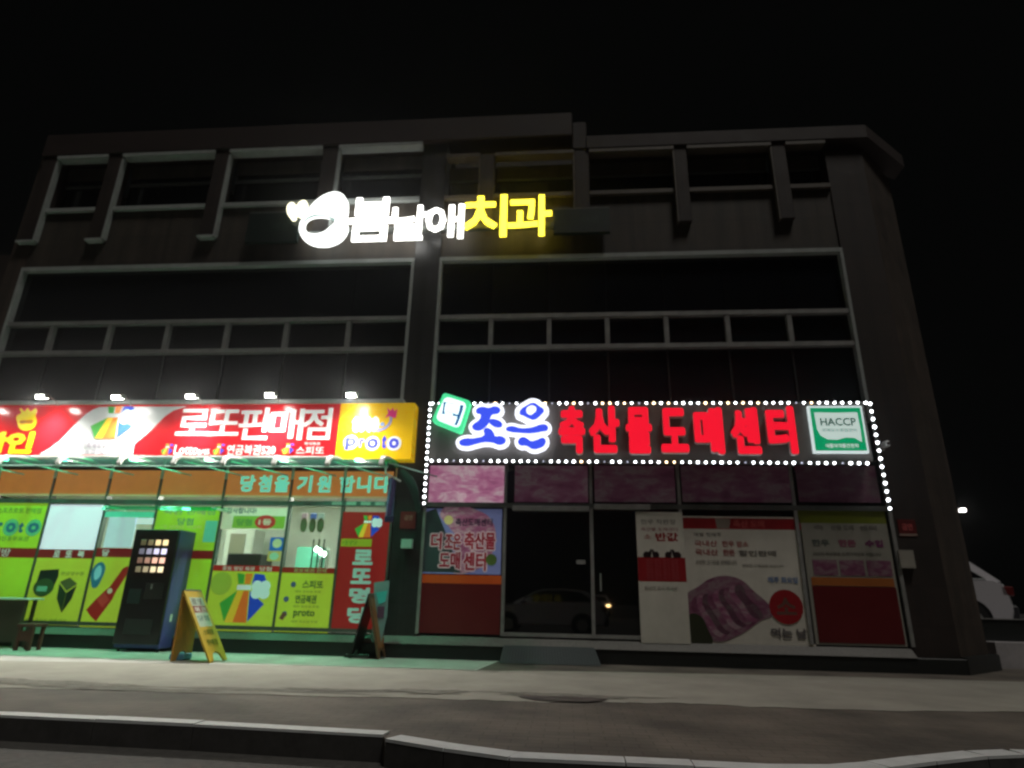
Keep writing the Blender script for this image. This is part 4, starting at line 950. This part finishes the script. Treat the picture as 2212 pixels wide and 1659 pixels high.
ap = at(404, 1277, yf+.1)
xl, xr = gr(361, 1432).x, gr(449, 1434).x
yelp = mat('yellow_board', (.5, .34, .03), .5, noise=.2, nscale=5); orap = mat('orange_board', (.42, .2, .02), .5, noise=.25, nscale=5)
def quad(P, s0, s1, f0, f1, y0, y1, k, m_, par, nm):
    a = [P(s, y0+(y1-y0)*f, k) for s, f in ((s0, f0), (s1, f0), (s1, f1), (s0, f1))]
    return mk(nm, a, [(0, 1, 2, 3)], m_, par)
def yel_txt(o, P, y0, y1, t):
    quad(P, .1, .52, .14, .86, y0, y1, 1.12, film((170, 190, 170), 0), o, 'poster_sheet')
    quad(P, .22, .32, .14, .86, y0, y1, 1.24, film((120, 40, 36), 0), o, 'label_band')
    for s_, tx, m_ in ((.12, '로또', film((80, 70, 75), 0)), (.235, '복권', film((200, 200, 190), 0)), (.36, '당첨', film((90, 120, 110), 0)), (.56, '스피또', film((80, 100, 20), 0)), (.7, '판매점', film((80, 100, 20), 0))):
        vs, fs = text_raw(tx, .012); lx, hx = min(v[0] for v in vs), max(v[0] for v in vs); lz, hz = min(v[1] for v in vs), max(v[1] for v in vs)
        mk('lettering', [P(s_+.08-.08*(v[1]-lz)/(hz-lz), y0+(y1-y0)*(.2+.6*(v[0]-lx)/(hx-lx)), 1.3+.15*v[2]) for v in vs], fs, m_, o)
AF = a_frame('sandwich_board', 'yellow folding sandwich board with lottery posters on the green lit paving', (ap.x, ap.z), (xl,), (xr,), .48, yelp, orap, yf, yel_txt)
tag(MB().box(gr(395, 1425).x-.1, gr(395, 1425).x+.12, yf+.2, yf+.45, .008, .1, .02).build('weight_block', mat('blue_block', (.1, .3, .5), .6)), 'pale blue weight block lying inside the yellow sandwich board', 'weight')
yf2 = gr(785, 1425).y
ap = at(800, 1285, yf2+.1)
def dk_txt(o, P, y0, y1, t):
    quad(P, .06, .84, .1, .9, y0, y1, 1.12, film((150, 105, 60), 0), o, 'poster_sheet')
    MB().box(gr(757, 1420).x, gr(815, 1420).x, yf2-.0, yf2+.03, .02, .075, .004).build('foot_bar', M['black'], t)
a_frame('sandwich_board', 'black folding sandwich board seen edge on in front of the red poster', (ap.x, ap.z), (gr(754, 1424).x,), (gr(816, 1426).x,), .46, mat('brown_board', (.16, .09, .04), .6, noise=.2), M['black'], yf2, dk_txt)
# pale standing banner behind the black board
a, c = at(806, 1256, -.3), at(838, 1390, -.3)
XB = thing('standing_banner', ((a.x+c.x)/2, -.3, 0), 'pale blue standing banner leaning beside the dark pilaster', 'banner')
pts = [(at(x, y, -.3).x, at(x, y, -.3).z) for x, y in ((808, 1258), (841, 1254), (836, 1330), (822, 1392), (802, 1385), (806, 1320))]
outline('banner_sheet', [pts], -.3, .008, film((140, 180, 180), 0), XB, False)
pts = [(at(x, y, -.306).x, at(x, y, -.306).z) for x, y in ((812, 1280), (837, 1276), (832, 1300), (818, 1306))]
outline('banner_print', [pts], -.308, .004, film((70, 190, 180), .1), XB, False)
pts = [(at(x, y, -.306).x, at(x, y, -.306).z) for x, y in ((815, 1310), (831, 1310), (829, 1335), (815, 1335))]
outline('banner_print', [pts], -.308, .004, film((110, 80, 110), 0), XB, False)
MB().tube([(XB.location.x-.02, -.27, .008), (XB.location.x+.02, -.27, 1.2)], .012).build('pole', M['alud'], XB); MB().tube([(XB.location.x-.14, -.33, .016), (XB.location.x+.14, -.33, .016)], .012).build('foot', M['alud'], XB)
# table and crate at the left edge
ty = -.62; tx1 = aX(98, 1290, ty+.32)
TB = thing('table', (tx1-.9, ty+.35, 0), 'low table with mint white top at the left edge of the paving', 'table')
tz = aZ(60, 1292, ty)
MB().box(tx1-2.0, tx1-.02, ty, ty+.34, tz-.03, tz, .008).build('table_top', mat('mint_white', (.55, .68, .6), .4), TB)
MB().box(tx1-1.95, tx1-.12, ty+.1, ty+.13, .1, tz-.035).build('back_board', mat('dark_wood', (.05, .04, .025), .6), TB)
for xx in (tx1-1.9, tx1-.16):
    for yy in (ty+.05, ty+.26): MB().box(xx, xx+.05, yy, yy+.05, .006, tz-.032, .005).build('leg', mat('dark_wood', (.05, .04, .025), .6), TB)
CR = thing('stool', (tx1-.15, ty-.05, 0), 'small reddish brown wooden stool beside the table', 'stool')
sw = mat('red_wood', (.1, .03, .02), .6, noise=.3, nscale=8)
sx0, sx1 = aX(50, 1380, ty-.1), aX(88, 1380, ty-.1)
MB().box(sx0, sx1, ty-.3, ty-.005, .36, .41, .01).build('seat', sw, CR); MB().box(sx0+.06, sx1-.06, ty-.27, ty-.25, .15, .3).build('stretcher', sw, CR)
for xx in (sx0+.02, sx1-.07):
    for yy in (ty-.28, ty-.07): MB().box(xx, xx+.05, yy, yy+.05, .006, .358, .004).build('leg', sw, CR)

# ================================================================== cars
def make_car(label, paint):
    """white hatchback, front to -x, origin on the ground at mid length"""
    t = thing('parked_car', (0, 0, 0), label, 'car', 'white cars')
    Wd = .86
    low = [(-2.1, .42), (-2.13, .62), (-2.05, .78), (-1.75, .9), (-1.0, 1.0), (-.9, 1.02), (1.9, 1.06), (2.06, 1.0), (2.14, .78), (2.16, .5), (2.1, .32), (1.75, .3), (1.0, .28), (-1.0, .28), (-1.9, .3)]
    def loft(sections):
        b_ = MB(); n_ = len(sections[0]); vs = [v for s in sections for v in s]; fs = []
        for i in range(len(sections)-1):
            for k in range(n_): fs.append((i*n_+k, i*n_+(k+1) % n_, (i+1)*n_+(k+1) % n_, (i+1)*n_+k))
        fs.append(tuple(range(n_))[::-1]); fs.append(tuple((len(sections)-1)*n_+k for k in range(n_)))
        return b_.add(vs, fs)
    def sec(pr, y, s, dz=0): 
        cxm = sum(p[0] for p in pr)/len(pr); return [(cxm+(p[0]-cxm)*s, y, p[1] if p[1] > .5 else p[1]+dz) for p in pr]
    loft([sec(low, -Wd, .955, .05), sec(low, -Wd+.06, .985, 0), sec(low, -Wd+.2, 1), sec(low, Wd-.2, 1), sec(low, Wd-.06, .985, 0), sec(low, Wd, .955, .05)]).build('body', paint, t, False)
    gh = [(-1.15, 1.0), (-.35, 1.42), (-.05, 1.5), (.7, 1.53), (1.35, 1.47), (1.55, 1.42), (2.0, 1.04)]
    loft([[(p[0], y_, p[1]) for p in gh] for y_ in ()] or [[(p[0], -Wd+.04+(p[1]-1.0)*.28, p[1]) for p in gh], [(p[0], Wd-.04-(p[1]-1.0)*.28, p[1]) for p in gh]]).build('roof', paint, t)
    gm = mat('car_glass', (.008, .009, .01), .06)
    for s in (-1, 1):
        side = [(-.95, 1.06), (-.32, 1.38), (-.02, 1.45), (.65, 1.475), (1.28, 1.42), (1.72, 1.09)]
        f_ = lambda p, e: (p[0], s*(Wd-.04-(p[1]-1.0)*.28+e), p[1])
        vs = [f_(p, .006) for p in side]; mk('side_window', vs, [tuple(range(len(vs)))], gm, t)
        tr_ = MB()
        tr_.tube([f_(p, .008) for p in side+[(-.95, 1.06)]], .012, 6).build('window_trim', M['trim'], t)
        for xx in (.3,):
            mk('door_post', [(xx-.04, s*(Wd-.03-.06*.28), 1.06), (xx+.04, s*(Wd-.03-.06*.28), 1.06), (xx+.03, s*(Wd-.03-.46*.28), 1.46), (xx-.03, s*(Wd-.03-.46*.28), 1.46)], [(0, 1, 2, 3)], M['black'], t)
        MB().box(-.86, -.66, s*(Wd-.02), s*(Wd+.16), 1.02, 1.16, .03).build('mirror', paint, t)
        MB().box(.12, .26, s*(Wd-.02), s*(Wd+.015), .86, .89, .006).box(1.02, 1.16, s*(Wd-.02), s*(Wd+.015), .87, .9, .006).build('door_handle', M['alu'], t)
        MB().box(1.93, 2.17, s*(Wd-.22), s*(Wd-.0), .78, .96, .02).build('tail_light', mat('tail_lens', (.12, .012, .012), .25), t)
        MB().box(-2.14, -1.86, s*(Wd-.3), s*(Wd-.02), .66, .8, .03).build('headlight', mat('head_lens', (.6, .62, .65), .1), t)
        for xx in (-1.3, 1.3):
            wh = MB().tube([(xx, s*(Wd-.2), .32), (xx, s*(Wd+.012), .32)], .32, 24).build('wheel', mat('tyre', (.012, .012, .012), .8), t)
            MB().tube([(xx, s*(Wd+.013), .32), (xx, s*(Wd+.02), .32)], .2, 16).build('rim', M['alu'], wh)
            MB().tube([(xx, s*(Wd-.3), .34), (xx, s*(Wd+.004), .34)], .385, 24).build('wheel_arch', M['black'], t)
    mk('windscreen', [(-1.1, -.7, 1.035), (-1.1, .7, 1.035), (-.38, .6, 1.41), (-.38, -.6, 1.41)], [(0, 1, 2, 3)], gm, t)
    mk('rear_window', [(1.97, -.66, 1.085), (1.97, .66, 1.085), (1.6, .6, 1.39), (1.6, -.6, 1.39)], [(0, 3, 2, 1)], gm, t)
    MB().box(2.02, 2.22, -.82, .82, .3, .62, .04).build('bumper', mat('bumper_plastic', (.03, .03, .035), .5), t)
    MB().box(-2.18, -2.0, -.82, .82, .28, .5, .04).build('bumper', mat('bumper_plastic', (.03, .03, .035), .5), t)
    MB().box(2.2, 2.232, -.26, .26, .66, .77, .005).build('number_plate', M['white'], t)
    return t
paint = mat('white_car_paint', (.6, .585, .62), .25, coat=.6)
CARZ = .42
CAR1 = make_car('white hatchback parked beyond the right corner of the building, only its rear showing', paint)
PARK = tag(MB().prism([(7.4, 1.35), (40, 0.4), (40, 30), (7.4, 30)], 'z', -.2, .415).build('parking_area', mat('pale_concrete', (.5, .48, .49), .8, noise=.25, nscale=2)), kind='structure')
LW = MB().prism([(7.45, 1.75), (16, 1.3), (16, 1.42), (7.45, 1.87)], 'z', .418, .78).build('dark_band_wall', M['plinth'])  # added wall for the dark band under the car, coping for its bright line
tag(LW, 'low dark wall in front of the white car at the right edge', 'wall'); MB().prism([(7.45, 1.73), (16, 1.28), (16, 1.44), (7.45, 1.89)], 'z', .783, .8).build('coping', M['alu'], LW)
Yc = 2.4
rp = at(2196, 1322, Yc)
CAR1.location = (rp.x-2.12, Yc+.86, CARZ); CAR1.scale = (1, 1, 1)

# far street lamp with a lit head
a = at(2079, 1102, 26)
SLp = thing('street_lamp', (a.x-1.2, 26, 0), 'distant lit street lamp showing past the right corner of the building', 'street lamp')
MB().tube([(a.x-1.2, 26, 0), (a.x-1.2, 26, a.z-.2), (a.x-1.0, 26, a.z+.05), (a.x-.1, 26, a.z+.1)], .06, 8).build('pole', M['plinth'], SLp)
MB().tube([(a.x-.13, 26, a.z), (a.x+.13, 26, a.z)], .09, 10).build('lamp_head', lamp_mat('street_lens', (1, .93, .9), 12), SLp)

# across the road, behind the viewer: seen only as reflections in the butcher shop's door glass
def copy_car(label, loc, rz):
    c = copy_tree(CAR1); c.location = loc; c.rotation_euler = (0, 0, rz); c['label'] = label
    return c
CAR2 = copy_car('white hatchback standing across the road, mirrored in the dark door glass of the butcher shop', (-.75, -13.2, ROADZ), 0)
CAR3 = copy_car('white hatchback with lit headlights far across the road, glinting in the butcher shop door', (2.5, -42, ROADZ+.15), -math.pi/2)
hl = lamp_mat('lit_headlight', (1, .62, .25), 60)
for ch in CAR3.children:
    if ch.name.startswith('headlight'): ch.data = ch.data.copy(); ch.data.materials.clear(); ch.data.materials.append(hl)

# thin mist added round the whole place to imitate lens bloom about the lights
hz = MB().box(-60, 45, -50, 32, -1.3, 16).build('bloom_haze', None); tag(hz, kind='stuff')
hm = bpy.data.materials.new('bloom_haze'); hm.use_nodes = True; nt = hm.node_tree; nt.nodes.clear()
o_ = nt.nodes.new('ShaderNodeOutputMaterial'); pv_ = nt.nodes.new('ShaderNodeVolumePrincipled')
pv_.inputs['Color'].default_value = (.9, .92, .95, 1); pv_.inputs['Density'].default_value = .0022; pv_.inputs['Anisotropy'].default_value = .92
nt.links.new(pv_.outputs[0], o_.inputs['Volume']); hz.data.materials.append(hm)
